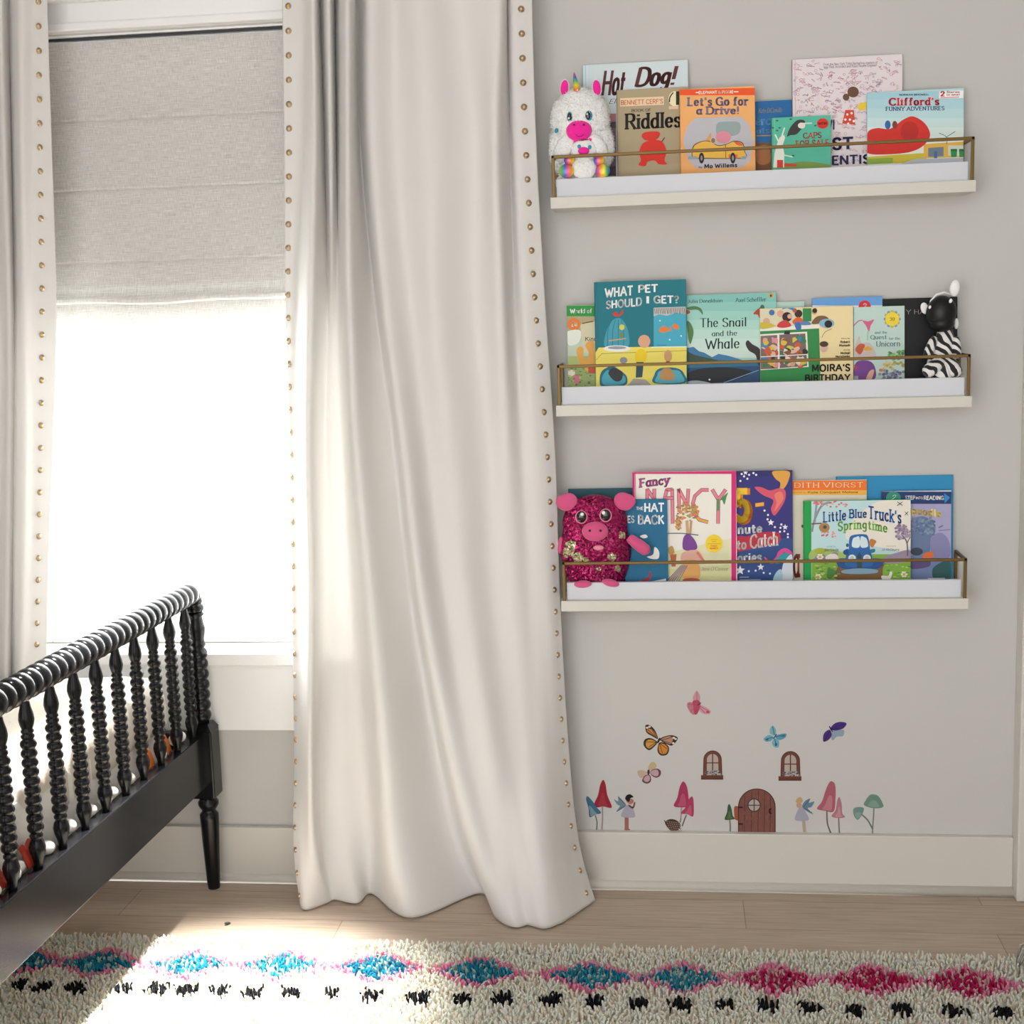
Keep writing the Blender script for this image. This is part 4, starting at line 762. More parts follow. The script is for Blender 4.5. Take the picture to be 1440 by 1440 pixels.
a.ell(430, 880, 18, 14, '#cf7a5a'); a.rect(185, 930, 230, 965, '#8f979b', 0); d()
# ---- bottom ledge
D1 = (6.545, 770, 650); D2 = (6.548, 930, 650); D3 = (5.333, 1110, 650)
a, d, o = book(3, (799, 687.5), (904, 686.5), -.030, .010, '#23535f', '#23535f', 'dark teal book standing behind the pink sequin pig'); d()
a, d, o = book(3, (1175.8, 670.3), (1340.6, 668), -.024, .007, '#2b89b8', '#2b89b8', 'large plain blue book behind the lavender paperback'); d()
a, d, o = book(3, (1085, 675.6), (1218.9, 675.2), -.031, .006, '#d6cfbd', '#d6cfbd', 'beige picture book with orange and yellow bands across its top')
a.crop(*D3); a.rect(-135, 135, 582, 210, '#e97423', 0); a.rect(-135, 210, 582, 246, '#e9b04a', 0); a.text('JUDITH VIORST', -62, 152, 552, 190, '#f6e6d2', 'thin', -.006); a.text('Illustrated by', 0, 220, 125, 235, '#6a4a1a', 'light'); a.text('Kate Conquest Malone', 140, 216, 515, 236, '#4a3210', 'sans')
a.text('a', 28, 685, 82, 868, '#9a4a35', 'slab'); a.ell(98, 480, 8, 12, '#5a4a3a'); d()
a, d, o = book(3, (985, 662.8), (1114.3, 662.3), -.044, .012, '#332f78', '#2b2a68', 'deep blue storybook with a big yellow number and a pink tail')
a.crop(*D2); a.rect(330, 700, 1210, 1105, '#2d4a86', 0); a.rect(330, 80, 1210, 130, '#2b2a66', 0)
a.text('5', 690, 240, 842, 578, '#e07a24', 'bold'); a.text('5', 668, 240, 815, 560, '#ecc531', 'bold', None, ('#d98a26', 5)); a.poly([(865, 378), (945, 368), (945, 402), (865, 412)], '#eea629')
a.text('nute', 703, 580, 930, 660, '#f1efe9', 'bold', -.06); a.blob([(640, 690), (800, 680), (900, 650), (1020, 640), (1090, 660), (1085, 740), (980, 770), (820, 800), (640, 830)], '#b52a3c'); a.text('to', 695, 722, 785, 805, '#f3eee9', 'bold', -.06); a.text('Catch', 815, 650, 1078, 785, '#f3eee9', 'serif', -.12); a.text('ories', 700, 840, 925, 925, '#f1efe9', 'bold', -.05)
a.blob([(1025, 85), (1175, 85), (1170, 170), (1130, 240), (1090, 250), (1095, 190), (1050, 150)], '#dca045'); a.blob([(860, 230), (920, 230), (1000, 260), (1080, 240), (1140, 260), (1140, 340), (1100, 420), (1040, 490), (1010, 430), (1030, 350), (950, 310), (900, 275)], '#d2546a'); a.blob([(1040, 300), (1100, 270), (1125, 330), (1085, 400), (1040, 450), (1060, 370)], '#e57a6a')
a.blob([(950, 870), (1000, 910), (1050, 880), (1080, 820), (1140, 790), (1195, 820), (1200, 860), (1130, 830), (1090, 880), (1040, 930), (970, 920)], '#d84a92'); a.blob([(1040, 925), (1080, 870), (1130, 835), (1190, 850), (1180, 890), (1110, 900), (1090, 930)], '#2f9aa6'); a.blob([(1110, 1090), (1115, 960), (1150, 890), (1205, 860), (1205, 1095)], '#d2dbe4'); a.blob([(1030, 1090), (1060, 1010), (1105, 990), (1110, 1090)], '#a9c9d8')
for x, y, r in ((775, 95, 24), (1008, 555, 32), (1140, 597, 28), (725, 995, 46), (915, 965, 34)): a.star(x, y, r, '#e9e9ef')
for x, y in ((740, 108), (848, 100), (873, 116), (808, 116), (762, 130), (792, 152), (728, 172), (950, 445), (978, 525), (982, 485), (1045, 597), (1105, 573), (1097, 603), (1092, 640), (1132, 635), (1165, 690), (805, 1003), (868, 998), (942, 1018), (1000, 1025), (1165, 662)): a.ell(x, y, 10, 10, '#e9e9ef', 10)
a.line([(722, 1058), (805, 1057)], 8, '#a9aecb'); a.line([(722, 1082), (912, 1081)], 8, '#a9aecb'); d()
a, d, o = book(3, (889.3, 663.8), (1035.2, 662.3), -.056, .011, '#e8e4da', '#cf2070', 'white picture book with magenta border and fancy pink title')
a.crop(*D2); a.sl = 0; P_ = '#d02173'
a.rect(-270, 80, 690, 108, P_, 0); a.rect(645, 80, 690, 1110, P_, 0); a.rect(-270, 80, -245, 1110, P_, 0); a.poly([(-240, 900), (642, 700), (642, 1105), (-240, 1105)], '#dddab4'); a.poly([(-240, 1010), (642, 940), (642, 1105), (-240, 1105)], '#d3d29c')
a.crop(*D1); a.text('Fancy', 842, 135, 1130, 240, '#b0568f', 'slab', -.12, ('#6b4a78', 3))
a.crop(*D2)
for pts in ([(-130, 335), (-130, 250), (-65, 340), (-65, 250)], [(30, 340), (50, 255), (100, 250), (105, 560)], [(35, 330), (105, 330)], [(165, 450), (160, 250), (240, 400), (248, 250)], [(430, 255), (370, 255), (310, 310), (290, 380), (300, 470), (350, 530), (425, 550)], [(470, 255), (525, 345), (590, 255)], [(525, 345), (522, 560)]):
    a.line(pts, 34, '#7a5570'); a.line(pts, 24, '#e27f8c')
a.line([(330, 500), (350, 530), (425, 550)], 24, '#e0a44a'); a.line([(522, 345), (522, 440)], 24, '#5f8a5a'); a.blob([(535, 350), (610, 280), (600, 320), (580, 390), (560, 350)], '#4f8a52'); a.line([(-90, 340), (-90, 560)], 0.1, '#e27f8c')
random.seed(9)
for i in range(80):
    t, r = random.uniform(0, 2*pi), random.uniform(0, 1)**.5; x, y = 235+105*r*cos(t), 450+95*r*sin(t)
    a.ell(x, y, random.uniform(8, 18), random.uniform(7, 14), random.choice(('#c9924a', '#a9743a', '#dcb573', '#d98a5a', '#8f9a5a', '#b86a4a')), 9)
for i in range(24): a.ell(random.uniform(135, 185), random.uniform(520, 620), 12, 10, random.choice(('#b07a3c', '#9a6a34', '#c99a5a')), 9)
a.line([(235, 540), (245, 700)], 26, '#c9a071'); a.line([(275, 540), (262, 700)], 20, '#b9935f'); a.blob([(195, 780), (205, 690), (250, 660), (310, 720), (330, 790), (280, 815), (220, 810)], '#76408f'); a.blob([(180, 900), (200, 830), (330, 810), (390, 900), (370, 925), (200, 920)], '#dca79a'); a.line([(330, 830), (400, 920)], 22, '#d0796a')
a.line([(55, 655), (200, 655), (340, 670)], 8, '#4d5a62', 1); a.blob([(205, 910), (330, 910), (350, 1060), (195, 1060)], '#dba35c'); a.poly([(80, 850), (140, 845), (130, 960), (95, 960)], '#b5623c'); a.blob([(60, 800), (100, 770), (120, 830), (80, 850)], '#b98f52'); a.poly([(35, 1100), (190, 940), (245, 970), (110, 1100)], '#b9a39c')
for i in range(6): a.line([(50+i*22, 1095), (180+i*12, 950)], 5, '#6d5a60')
a.ell(275, 1085, 80, 20, '#b8564a')
a.ell(485, 748, 78, 82, '#eecb28')
for i, w_ in enumerate((60, 40, 120)): a.line([(485-w_/2, 712+i*19), (485+w_/2, 711+i*19)], 6, '#c99c22')
a.text('FANCY', 455, 762, 515, 778, '#d0483a', 'bold'); a.text('NANCY', 448, 782, 522, 802, '#d0483a', 'bold'); a.text("Jane O'Connor", 365, 962, 620, 998, '#9a8f7a', 'script'); d()
a, d, o = book(3, (877, 702.6), (938, 702), -.068, .010, '#13668c', '#13668c', 'small blue book with white block title beside the pink pig')
a.crop(*D1); a.text('THE', 815, 410, 880, 440, '#eff1ec', 'sans', 0); a.text('HAT', 890, 372, 1072, 460, '#eff1ec', 'bold', 0); a.text('ES', 735, 490, 800, 560, '#eff1ec', 'bold', -.01); a.text('BACK', 832, 482, 1075, 575, '#eff1ec', 'bold', 0)
a.blob([(915, 870), (970, 850), (985, 780), (1025, 820), (1020, 885), (960, 890)], '#e9e4dd'); a.blob([(850, 680), (900, 665), (920, 690), (880, 700)], '#e9e4dd'); a.blob([(810, 1100), (880, 1080), (930, 1050), (940, 1000), (958, 1040), (930, 1090), (860, 1108)], '#a5323a'); a.poly([(900, 1108), (1090, 1070), (1090, 1108)], '#d8dde0'); d()
a, d, o = book(3, (1239.4, 691.2), (1337.8, 689.2), -.037, .005, '#a39fc0', '#8f8bb0', 'lavender paperback with a navy reading band at the right end', 0)
a.crop(*D3); a.rect(690, 208, 1222, 222, '#d8d5d6', 0); a.rect(690, 220, 1222, 312, '#22386a', 0); a.poly([(1160, 232), (1205, 265), (1165, 308)], '#2d86c4'); a.ell(780, 270, 55, 52, '#2f8a72'); a.text('2', 762, 244, 802, 285, '#eef3ef', 'script'); a.text('STEP', 868, 250, 944, 282, '#eaf0f4', 'bold', 0); a.text('INTO', 950, 258, 1002, 278, '#eaf0f4', 'sans', 0); a.text('READING', 1008, 250, 1158, 284, '#eaf0f4', 'bold', 0)
a.text('poodle', 918, 345, 1140, 415, '#ead04f', 'bold', .12); a.blob([(905, 640), (900, 480), (920, 430), (1000, 405), (1080, 450), (1095, 520), (1060, 580), (1050, 680), (980, 720)], '#66789a'); a.blob([(880, 720), (1060, 680), (1200, 720), (1205, 880), (880, 885)], '#6f7fa6'); a.blob([(1060, 570), (1140, 530), (1200, 600), (1195, 720), (1080, 720)], '#8583ac'); a.blob([(1000, 720), (1010, 685), (1070, 670), (1080, 705), (1040, 735)], '#d9703a'); a.blob([(915, 745), (1040, 720), (1050, 780), (920, 800)], '#5a4a78'); a.blob([(1080, 790), (1200, 740), (1205, 885), (1090, 885)], '#2f5a5a'); a.ell(955, 670, 46, 30, '#3c4456')
random.seed(2)
for i in range(60): a.ell(random.uniform(915, 1085), random.uniform(415, 545), 12, 10, random.choice(('#5d6f92', '#73859f', '#7f91aa', '#566888')), 9)
a.line([(1040, 872), (1165, 870)], 7, '#c9d0da'); a.line([(1120, 490), (1150, 475)], 8, '#6b5a8a'); a.line([(1120, 512), (1205, 505)], 5, '#6b6a8a'); d()
a, d, o = book(3, (1130.2, 704.2), (1280.7, 703.6), -.055, .017, '#c9dcd8', '#1a9a48', 'green spined board book with a blue truck on its cover')
a.crop(*D3); a.rect(108, 285, 165, 895, '#159a45', 0); a.poly([(168, 288), (910, 288), (910, 700), (168, 700)], '#b9d7d9'); a.blob([(420, 560), (480, 430), (600, 330), (700, 290), (905, 292), (905, 640), (700, 640), (500, 600)], '#e4ddd0'); a.rect(168, 690, 910, 895, '#7fae3f', 0); a.blob([(168, 660), (300, 650), (420, 690), (400, 740), (168, 740)], '#a7c06a'); a.blob([(700, 720), (800, 680), (905, 660), (905, 740), (720, 760)], '#9a8aa0')
a.line([(170, 520), (190, 430), (240, 330), (300, 300)], 16, '#8f979c', 1); a.line([(190, 450), (205, 300)], 16, '#8f979c')
random.seed(4)
for i in range(46):
    x, y = random.choice(((random.uniform(175, 250), random.uniform(292, 320)), (random.uniform(270, 440), random.uniform(290, 340)), (random.uniform(240, 345), random.uniform(520, 560))))
    a.ell(x, y, 9, 7, random.choice(('#d27a7c', '#e09a98', '#c96468')), 8)
a.line([(168, 462), (240, 458)], 9, '#6a4a3c'); a.ell(262, 490, 40, 36, '#a3814c'); a.ell(266, 486, 14, 13, '#5a4430')
a.text('Little', 250, 362, 425, 445, '#1f5aa0', 'slab', -.10, ('#e9ecea', 2)); a.text('Blue', 445, 350, 580, 420, '#1f5aa0', 'slab', -.02, ('#e9ecea', 2)); a.text("Truck's", 592, 345, 840, 445, '#1f5aa0', 'slab', .16, ('#e9ecea', 2)); a.text('Springtime', 362, 452, 735, 545, '#7cbf4c', 'slab', .03, None, 22)
a.ell(230, 665, 44, 22, '#a8b23a')
for x, y in ((215, 715), (245, 705), (200, 735), (260, 735), (340, 690)): a.ell(x, y, 24, 17, '#8f7f9c')
a.blob([(270, 720), (300, 690), (350, 690), (365, 730), (310, 750)], '#e2ddd6')
for x, y in ((230, 710), (860, 840), (215, 860)):
    for q in range(6): a.ell(x+17*cos(q*1.05), y+17*sin(q*1.05), 10, 8, '#ece6cf', 8)
    a.ell(x, y, 8, 8, '#e0b040', 8)
a.blob([(360, 790), (395, 740), (690, 740), (700, 800), (690, 880), (640, 893), (360, 893)], '#7a5a38')
a.blob([(355, 760), (370, 725), (430, 720), (650, 720), (690, 730), (700, 770), (640, 800), (420, 800)], '#22508e'); a.blob([(445, 650), (450, 570), (480, 545), (560, 540), (590, 560), (605, 650), (620, 720), (610, 780), (430, 780), (425, 700)], '#2b65a8'); a.blob([(470, 632), (476, 575), (495, 562), (525, 560), (525, 635)], '#cfe0e4'); a.blob([(535, 635), (535, 560), (565, 562), (582, 580), (588, 632)], '#cfe0e4')
for x in (470, 582): a.ell(x, 717, 28, 25, '#e3e6e0'); a.ell(x, 717, 15, 14, '#c4ccc8')
a.poly([(510, 700), (525, 675), (540, 700), (545, 800), (508, 800)], '#2f4a4a'); a.blob([(400, 810), (520, 795), (650, 805), (650, 830), (520, 838), (405, 832)], '#7d9cb0'); a.blob([(405, 665), (440, 650), (440, 690), (410, 690)], '#22508e'); a.blob([(605, 655), (640, 650), (640, 672), (610, 680)], '#2f7a8e'); a.blob([(598, 610), (610, 575), (650, 590), (640, 615), (620, 640)], '#b8763c'); a.ell(435, 622, 11, 14, '#3a5a60')
a.line([(885, 700), (880, 600), (840, 540)], 9, '#6a5a62', 1); a.line([(880, 610), (905, 560)], 7, '#6a5a62')
for i in range(46):
    t, r = random.uniform(0, 2*pi), random.random()**.5; a.ell(835+48*r*cos(t), 520+60*r*sin(t), 11, 9, random.choice(('#94809a', '#a592a8', '#806e8a')), 8)
for i in range(18): a.ell(random.uniform(870, 906), random.uniform(500, 560), 9, 8, '#a592a8', 8)
for i in range(60): a.ell(random.choice((random.uniform(172, 370), random.uniform(690, 905))), random.uniform(760, 890), random.uniform(8, 18), 6, random.choice(('#93bd4c', '#6a9c36', '#b3c95c', '#578a34')), 8)
a.blob([(690, 850), (740, 850), (755, 820), (770, 830), (750, 880), (700, 880)], '#e6e4dc'); a.blob([(280, 860), (290, 790), (320, 800), (350, 820), (310, 870)], '#4a7a3a'); a.text('written by', 280, 625, 345, 638, '#5a6a68', 'light'); a.text('Alice Schertle', 258, 645, 368, 668, '#4a5a5a', 'script'); a.text('illustrated by', 725, 622, 800, 634, '#5a6a68', 'light'); a.text('Jill McElmurry', 690, 645, 825, 668, '#4a5a5a', 'script'); a.text('x', 805, 295, 850, 325, '#3a4a48', 'light'); a.text('x', 862, 368, 892, 398, '#3a4a48', 'light'); d()
# ------------------------------------------------------------------ plush toys
def plush_mat(name, c, sc_=180, st=.9, di=.004, rough=.95, ramp=None):
    m, n, b = nodes_mat(name); L = n.links.new; N = n.nodes.new
    q = N('ShaderNodeTexCoord'); no = N('ShaderNodeTexNoise'); no.inputs['Scale'].default_value = sc_; no.inputs['Detail'].default_value = 5; L(q.outputs['Object'], no.inputs['Vector'])
    b.inputs['Base Color'].default_value = (*hexc(c, 1.25), 1); b.inputs['Roughness'].default_value = rough; b.inputs['Specular IOR Level'].default_value = .15; b.inputs['Sheen Weight'].default_value = .4
    u = N('ShaderNodeBump'); u.inputs['Strength'].default_value = st; u.inputs['Distance'].default_value = di; L(no.outputs[0], u.inputs['Height']); L(u.outputs[0], b.inputs['Normal']); return m
M_FUR = plush_mat('white_plush', '#e9e4da'); M_HOT = plush_mat('hot_pink_plush', '#e0258f', 260, .5, .002); M_PINK = plush_mat('pink_velour', '#c04f7a', 300, .4, .001)
M_EYEB = mat('#0d0d10', .08, spec=.7, name='eye_black'); M_GLINT = mat('#f2f2f0', .2, name='eye_glint'); M_EYET = mat('#1f8fb0', .3, name='eye_teal')  # the white serves the painted highlights on the toy eyes
def rainbow(axis='Z', sc_=60, metal=.4):
    m, n, b = nodes_mat('rainbow_satin'); L = n.links.new; N = n.nodes.new
    q = N('ShaderNodeTexCoord'); sp = N('ShaderNodeSeparateXYZ'); L(q.outputs['Object'], sp.inputs[0])
    mu = N('ShaderNodeMath'); mu.operation = 'MULTIPLY'; mu.inputs[1].default_value = sc_; L(sp.outputs[axis], mu.inputs[0])
    fr = N('ShaderNodeMath'); fr.operation = 'FRACT'; L(mu.outputs[0], fr.inputs[0])
    cr = N('ShaderNodeValToRGB'); e = cr.color_ramp.elements; e[0].position = 0; e[0].color = (*hexc('#e85a9a'), 1); e[1].position = 1; e[1].color = (*hexc('#e85a9a'), 1)
    for p, h in ((.2, '#f09a3a'), (.4, '#f0dc4a'), (.6, '#5ac06a'), (.8, '#4a6ad0')): x = e.new(p); x.color = (*hexc(h), 1)
    L(fr.outputs[0], cr.inputs[0]); L(cr.outputs[0], b.inputs['Base Color']); b.inputs['Roughness'].default_value = .3; b.inputs['Metallic'].default_value = metal; return m
M_RBZ = rainbow('Z', 22); M_RBX = rainbow('X', 30, .2)
def furry(n_, seed):
    rr = random.Random(seed); W_ = [(rr.uniform(6, 16), rr.uniform(6, 16), rr.uniform(6, 16), rr.uniform(0, 6)) for _ in range(6)]
    return lambda x, y, z: 1+n_*sum(sin(a*x+d_)*sin(b*y+d_*2)*sin(c*z+d_*3) for a, b, c, d_ in W_)
def W2(u, v, y): return onY(u, v, y)
def fur_tufts(mb, c, r, m, n_, ln, rad, seed, rot=None):
    """short plush fibres standing off an ellipsoid"""
    rr = random.Random(seed)
    for i in range(n_):
        z = rr.uniform(-.95, 1); t = rr.uniform(0, 2*pi); q = sqrt(1-z*z); d = (q*cos(t), q*sin(t), z)
        if d[1] > .5: continue
        p = mathutils.Vector((c[0]+r[0]*d[0], c[1]+r[1]*d[1], c[2]+r[2]*d[2])); nn = mathutils.Vector((d[0]/r[0], d[1]/r[1], d[2]/r[2])).normalized()
        nn = (nn+mathutils.Vector((rr.uniform(-.6, .6), rr.uniform(-.6, .6), rr.uniform(-.8, .3)))).normalized()
        a = nn.orthogonal().normalized()*rad; b = nn.cross(a); e = p+nn*ln*rr.uniform(.6, 1.1); p = p-nn*.001
        mb.add([tuple(p+a), tuple(p-a*.5+b*.87), tuple(p-a*.5-b*.87), tuple(e)], [(0, 1, 3), (1, 2, 3), (2, 0, 3)], m, True)
# unicorn: 5.76 px per photo px crop at (760,60)
def cp(S, ox, oy, y): return lambda u, v, dy=0: W2(ox+u/S, oy+v/S, y+dy)
PX = 3.13/F
P1 = cp(5.76, 760, 60, -.062)
zs = SZ[1]
un = thing('unicorn_plush', 'large round white unicorn plush with hot pink muzzle and rainbow horn', 'plush toy', (P1(330, 700)[0], -.062, zs))
s = MB(); c0 = P1(325, 735); c1 = P1(320, 590)
r_h = (.122, .030, .118)
s.ell((c1[0], -.062, c1[2]-.008), (.0655, .030, .068), M_FUR, 40, 26, None, furry(.006, 1)); fur_tufts(s, (c1[0], -.062, c1[2]-.008), (.0655, .030, .068), M_FUR, 2600, .006, .0014, 3)
s.ell((c0[0]+.001, -.058, c0[2]-.030), (.073, .028, .082), M_FUR, 40, 26, None, furry(.008, 2)); fur_tufts(s, (c0[0]+.001, -.058, c0[2]-.030), (.073, .028, .082), M_FUR, 3000, .006, .0014, 4)
s.ell((c0[0], -.056, zs+.035), (.060, .026, .034), M_FUR, 30, 16, None, furry(.01, 5)); s.build('body', un)
for u, v, t in ((200, 855, .5), (455, 850, -.5)):
    p = P1(u, v, -.018); MB().ell(p, (.022, .016, .034), M_FUR, 20, 14, (0, t, 0), furry(.02, 7)).build('arm', un)
for u, v, t in ((193, 395, .12), (462, 395, -.14)):
    p = P1(u, v, -.004); s = MB(); s.ell(p, (.0135, .006, .0245), M_FUR, 16, 12, (0, t, 0), lambda a, b, c: .75+.35*c if c > -1 else 1)
    e = s.build('ear', un); MB().ell((p[0], p[1]-.005, p[2]), (.0110, .0035, .0225), M_HOT, 16, 12, (0, t, 0), lambda a, b, c: .72+.36*c).build('inner_ear', e)
b0, b1 = P1(305, 445, -.008), P1(272, 240, -.004); v_ = mathutils.Vector(b1)-mathutils.Vector(b0); hl = v_.length
pr = []
for i in range(33):
    t = i/32; pr.append((.0098*(1-t)**.75*(1+.10*abs(sin(t*pi*5)))+.0006, hl*t))
MB().lathe([(.0001, 0)]+pr, M_RBZ, b0, tuple(v_), 18).build('horn', un)
p = P1(313, 712, -.026); s = MB(); s.ell(p, (.0290, .014, .0225), M_HOT, 28, 18, None, furry(.01, 9)); s.ell((p[0], p[1]-.002, p[2]-.004), (.0275, .013, .0195), M_HOT, 26, 16); mz = s.build('muzzle', un)
for u in (272, 352): q = P1(u, 665, -.038); MB().ell(q, (.0026, .0012, .0022), mat('#5a1040', .7, name='thread'), 10, 6).build('nostril', mz)
MB().tube([P1(u, v, -.041) for u, v in ((285, 742), (300, 758), (320, 762), (340, 754), (350, 740))], .0006, mat('#5a1040', .7, name='thread'), 6).build('smile', mz)
for u, v, w_ in ((240, 602, .0072), (390, 592, .0088)):
    p = P1(u, v, -.0265); s = MB(); s.ell(p, (w_, .004, .0118), M_EYET, 18, 12); e = s.build('eye', un); MB().ell((p[0]-.001, p[1]-.0025, p[2]), (w_*.68, .003, .0088), M_EYEB, 16, 10).build('pupil', e); MB().ell((p[0]-.0028, p[1]-.0052, p[2]-.003 if u < 300 else p[2]+.003), (.002, .001, .0024), M_GLINT, 10, 6).build('glint', e)
p = P1(128, 712, -.020); MB().ell(p, (.0038, .003, .0055), M_EYET, 12, 8, (0, .4, 0)).build('blue_patch', un)
# baby unicorn in front
P1b = cp(5.76, 760, 60, -.092)
ub = thing('small_unicorn_plush', 'small white unicorn plush with rainbow feet held against the large unicorn', 'plush toy', (P1b(345, 1000)[0], -.092, zs))
s = MB(); c = P1b(352, 872); s.ell((c[0], -.092, c[2]), (.0300, .0105, .0235), M_FUR, 26, 16, None, furry(.01, 11)); fur_tufts(s, (c[0], -.092, c[2]), (.03, .0105, .0235), M_FUR, 500, .003, .001, 8)
c = P1b(352, 1010); s.ell((c[0], -.0900, c[2]-.002), (.0285, .0095, .0255), M_FUR, 26, 16, None, furry(.01, 12)); s.ell((c[0], -.078, zs+.024), (.025, .0085, .0235), M_FUR, 20, 12); s.build('body', ub)
for u, v in ((212, 1040), (505, 1040)): p = P1b(u, v, -.006); MB().ell(p, (.0165, .0085, .0155), M_RBX, 20, 14, (0, .3 if u < 300 else -.3, 0)).build('foot', ub)
for u, v in ((235, 950), (475, 955)): p = P1b(u, v, -.002); MB().ell(p, (.0125, .007, .0115), M_RBX, 18, 12).build('hand', ub)
p = P1b(350, 877, -.012); MB().ell(p, (.0128, .006, .0088), M_HOT, 18, 12).build('muzzle', ub)
for u, v in ((314, 842), (400, 846)): p = P1b(u, v, -.010); MB().ell(p, (.0040, .0028, .0048), M_EYET, 14, 8).build('eye', ub)
for u, v, t in ((290, 805, .6), (412, 800, -.7)): p = P1b(u, v, .002); MB().ell(p, (.006, .004, .0085), M_HOT, 14, 8, (0, t, 0)).build('ear', ub)
p = P1b(345, 790, -.001); MB().ell(p, (.012, .005, .004), mat('#a0244a', .8, name='mane'), 14, 8).build('mane', ub)
# sequin pig
def sequin_mat():
    m, n, b = nodes_mat('flip_sequins'); L = n.links.new; N = n.nodes.new
    q = N('ShaderNodeTexCoord'); vo = N('ShaderNodeTexVoronoi'); vo.inputs['Scale'].default_value = 320; L(q.outputs['Object'], vo.inputs['Vector'])
    b.inputs['Roughness'].default_value = .22; b.inputs['Metallic'].default_value = .55
    sp = N('ShaderNodeSeparateColor'); L(vo.outputs['Color'], sp.inputs[0])
    cr = N('ShaderNodeValToRGB'); e = cr.color_ramp.elements; e[0].color = (*hexc('#43082a'), 1); e[1].color = (*hexc('#cc1c6c'), 1); L(sp.outputs[0], cr.inputs[0])
    cg = N('ShaderNodeValToRGB'); e = cg.color_ramp.elements; e[0].color = (*hexc('#6a4a12'), 1); e[1].color = (*hexc('#fff0b0', 1.3), 1); L(sp.outputs[1], cg.inputs[0])
    # where the sequins are brushed over to their gold side: ragged patches
    best = None
    for (x, z, r) in GOLD:
        mp = N('ShaderNodeVectorMath'); mp.operation = 'SUBTRACT'; L(q.outputs['Object'], mp.inputs[0]); mp.inputs[1].default_value = (x, 0, z)
        sc_ = N('ShaderNodeVectorMath'); sc_.operation = 'MULTIPLY'; sc_.inputs[1].default_value = (1, 0, 1); L(mp.outputs[0], sc_.inputs[0])
        ln = N('ShaderNodeVectorMath'); ln.operation = 'LENGTH'; L(sc_.outputs[0], ln.inputs[0])
        dv = N('ShaderNodeMath'); dv.operation = 'DIVIDE'; dv.inputs[1].default_value = r; L(ln.outputs['Value'], dv.inputs[0])
        if best is None: best = dv
        else: mn = N('ShaderNodeMath'); mn.operation = 'MINIMUM'; L(best.outputs[0], mn.inputs[0]); L(dv.outputs[0], mn.inputs[1]); best = mn
    no = N('ShaderNodeTexNoise'); no.inputs['Scale'].default_value = 90; L(q.outputs['Object'], no.inputs['Vector'])
    ad = N('ShaderNodeMath'); ad.operation = 'MULTIPLY_ADD'; ad.inputs[1].default_value = 1.6; L(no.outputs[0], ad.inputs[0]); L(best.outputs[0], ad.inputs[2])
    lt = N('ShaderNodeMath'); lt.operation = 'LESS_THAN'; lt.inputs[1].default_value = 1.75; L(ad.outputs[0], lt.inputs[0])
    mx = N('ShaderNodeMix'); mx.data_type = 'RGBA'; L(lt.outputs[0], mx.inputs[0]); L(cr.outputs[0], mx.inputs[6]); L(cg.outputs[0], mx.inputs[7]); L(mx.outputs[2], b.inputs['Base Color'])
    # each sequin tilts its own way
    gm = N('ShaderNodeNewGeometry'); vs_ = N('ShaderNodeVectorMath'); vs_.operation = 'SUBTRACT'; vs_.inputs[1].default_value = (.5, .5, .5); L(vo.outputs['Color'], vs_.inputs[0])
    vm = N('ShaderNodeVectorMath'); vm.operation = 'SCALE'; vm.inputs['Scale'].default_value = 1.1; L(vs_.outputs[0], vm.inputs[0])
    va = N('ShaderNodeVectorMath'); va.operation = 'ADD'; L(gm.outputs['Normal'], va.inputs[0]); L(vm.outputs[0], va.inputs[1])
    vn = N('ShaderNodeVectorMath'); vn.operation = 'NORMALIZE'; L(va.outputs[0], vn.inputs[0]); L(vn.outputs[0], b.inputs['Normal']); return m
zp = SZ[3]; P3 = cp(6.545, 770, 650, -.066)
pc = P3(440, 700)
pg_ = thing('pig_plush', 'pink sequin pig plush with gold patches on the bottom ledge', 'plush toy', (pc[0], -.066, zp))
GOLD = [(P3(u, v)[0]-pc[0], P3(u, v)[2]-zp, r*1.15) for u, v, r in ((215, 745, .010), (205, 800, .011), (295, 855, .011), (595, 855, .008), (360, 880, .007), (655, 965, .007), (480, 960, .005), (690, 660, .008), (175, 840, .006))]
M_SEQ = sequin_mat()
top = P3(445, 300)[2]; hw = (P3(770, 700)[0]-P3(110, 700)[0])/2
s = MB(); N_ = 44; prof = []
H_ = top-zp
for (t, w_) in ((0, .05), (.02, .58), (.06, .72), (.12, .76), (.2, .83), (.3, .92), (.42, .985), (.52, .98), (.6, .93), (.68, .90), (.76, .90), (.84, .82), (.91, .66), (.96, .46), (.99, .22), (1, .02)): prof.append((hw*w_, zp+.001+H_*t))
prof = [(max(.0005, r), z) for r, z in spline(prof, 4)]
s.lathe(prof, M_SEQ, (pc[0], -.066, 0), (0, 0, 1), 40, 1, .40); s.build('body', pg_)
# to_track_quat keeps x,y for a vertical axis
for u, v, t, sg in ((185, 370, -.5, -1), (700, 365, .55, 1)):
    p = P3(u, v, -.012); s = MB(); s.ell(p, (.0240, .0065, .0215), M_PINK, 26, 16, (0, t, 0), lambda a, b, c: 1+.42*max(0, c)*max(0, sg*a)-.10*max(0, -c)); s.build('ear', pg_)
for (u0, v0, u1, v1) in ((745, 690, 930, 830),):
    a_, b_ = P3(u0, v0, -.018), P3(u1, v1, -.024); pts = [tuple(a_[i]+(b_[i]-a_[i])*t for i in range(3)) for t in (0, .1, .3, .6, .85, .96, 1.04)]
    MB().tube(pts, [.008, .0115, .0130, .0145, .0140, .0105, .003], M_PINK, 16).build('arm', pg_)
a_, b_ = P3(150, 690, .0), P3(118, 830, .004); pts = [tuple(a_[i]+(b_[i]-a_[i])*t for i in range(3)) for t in (0, .1, .3, .6, .85, .96, 1.04)]
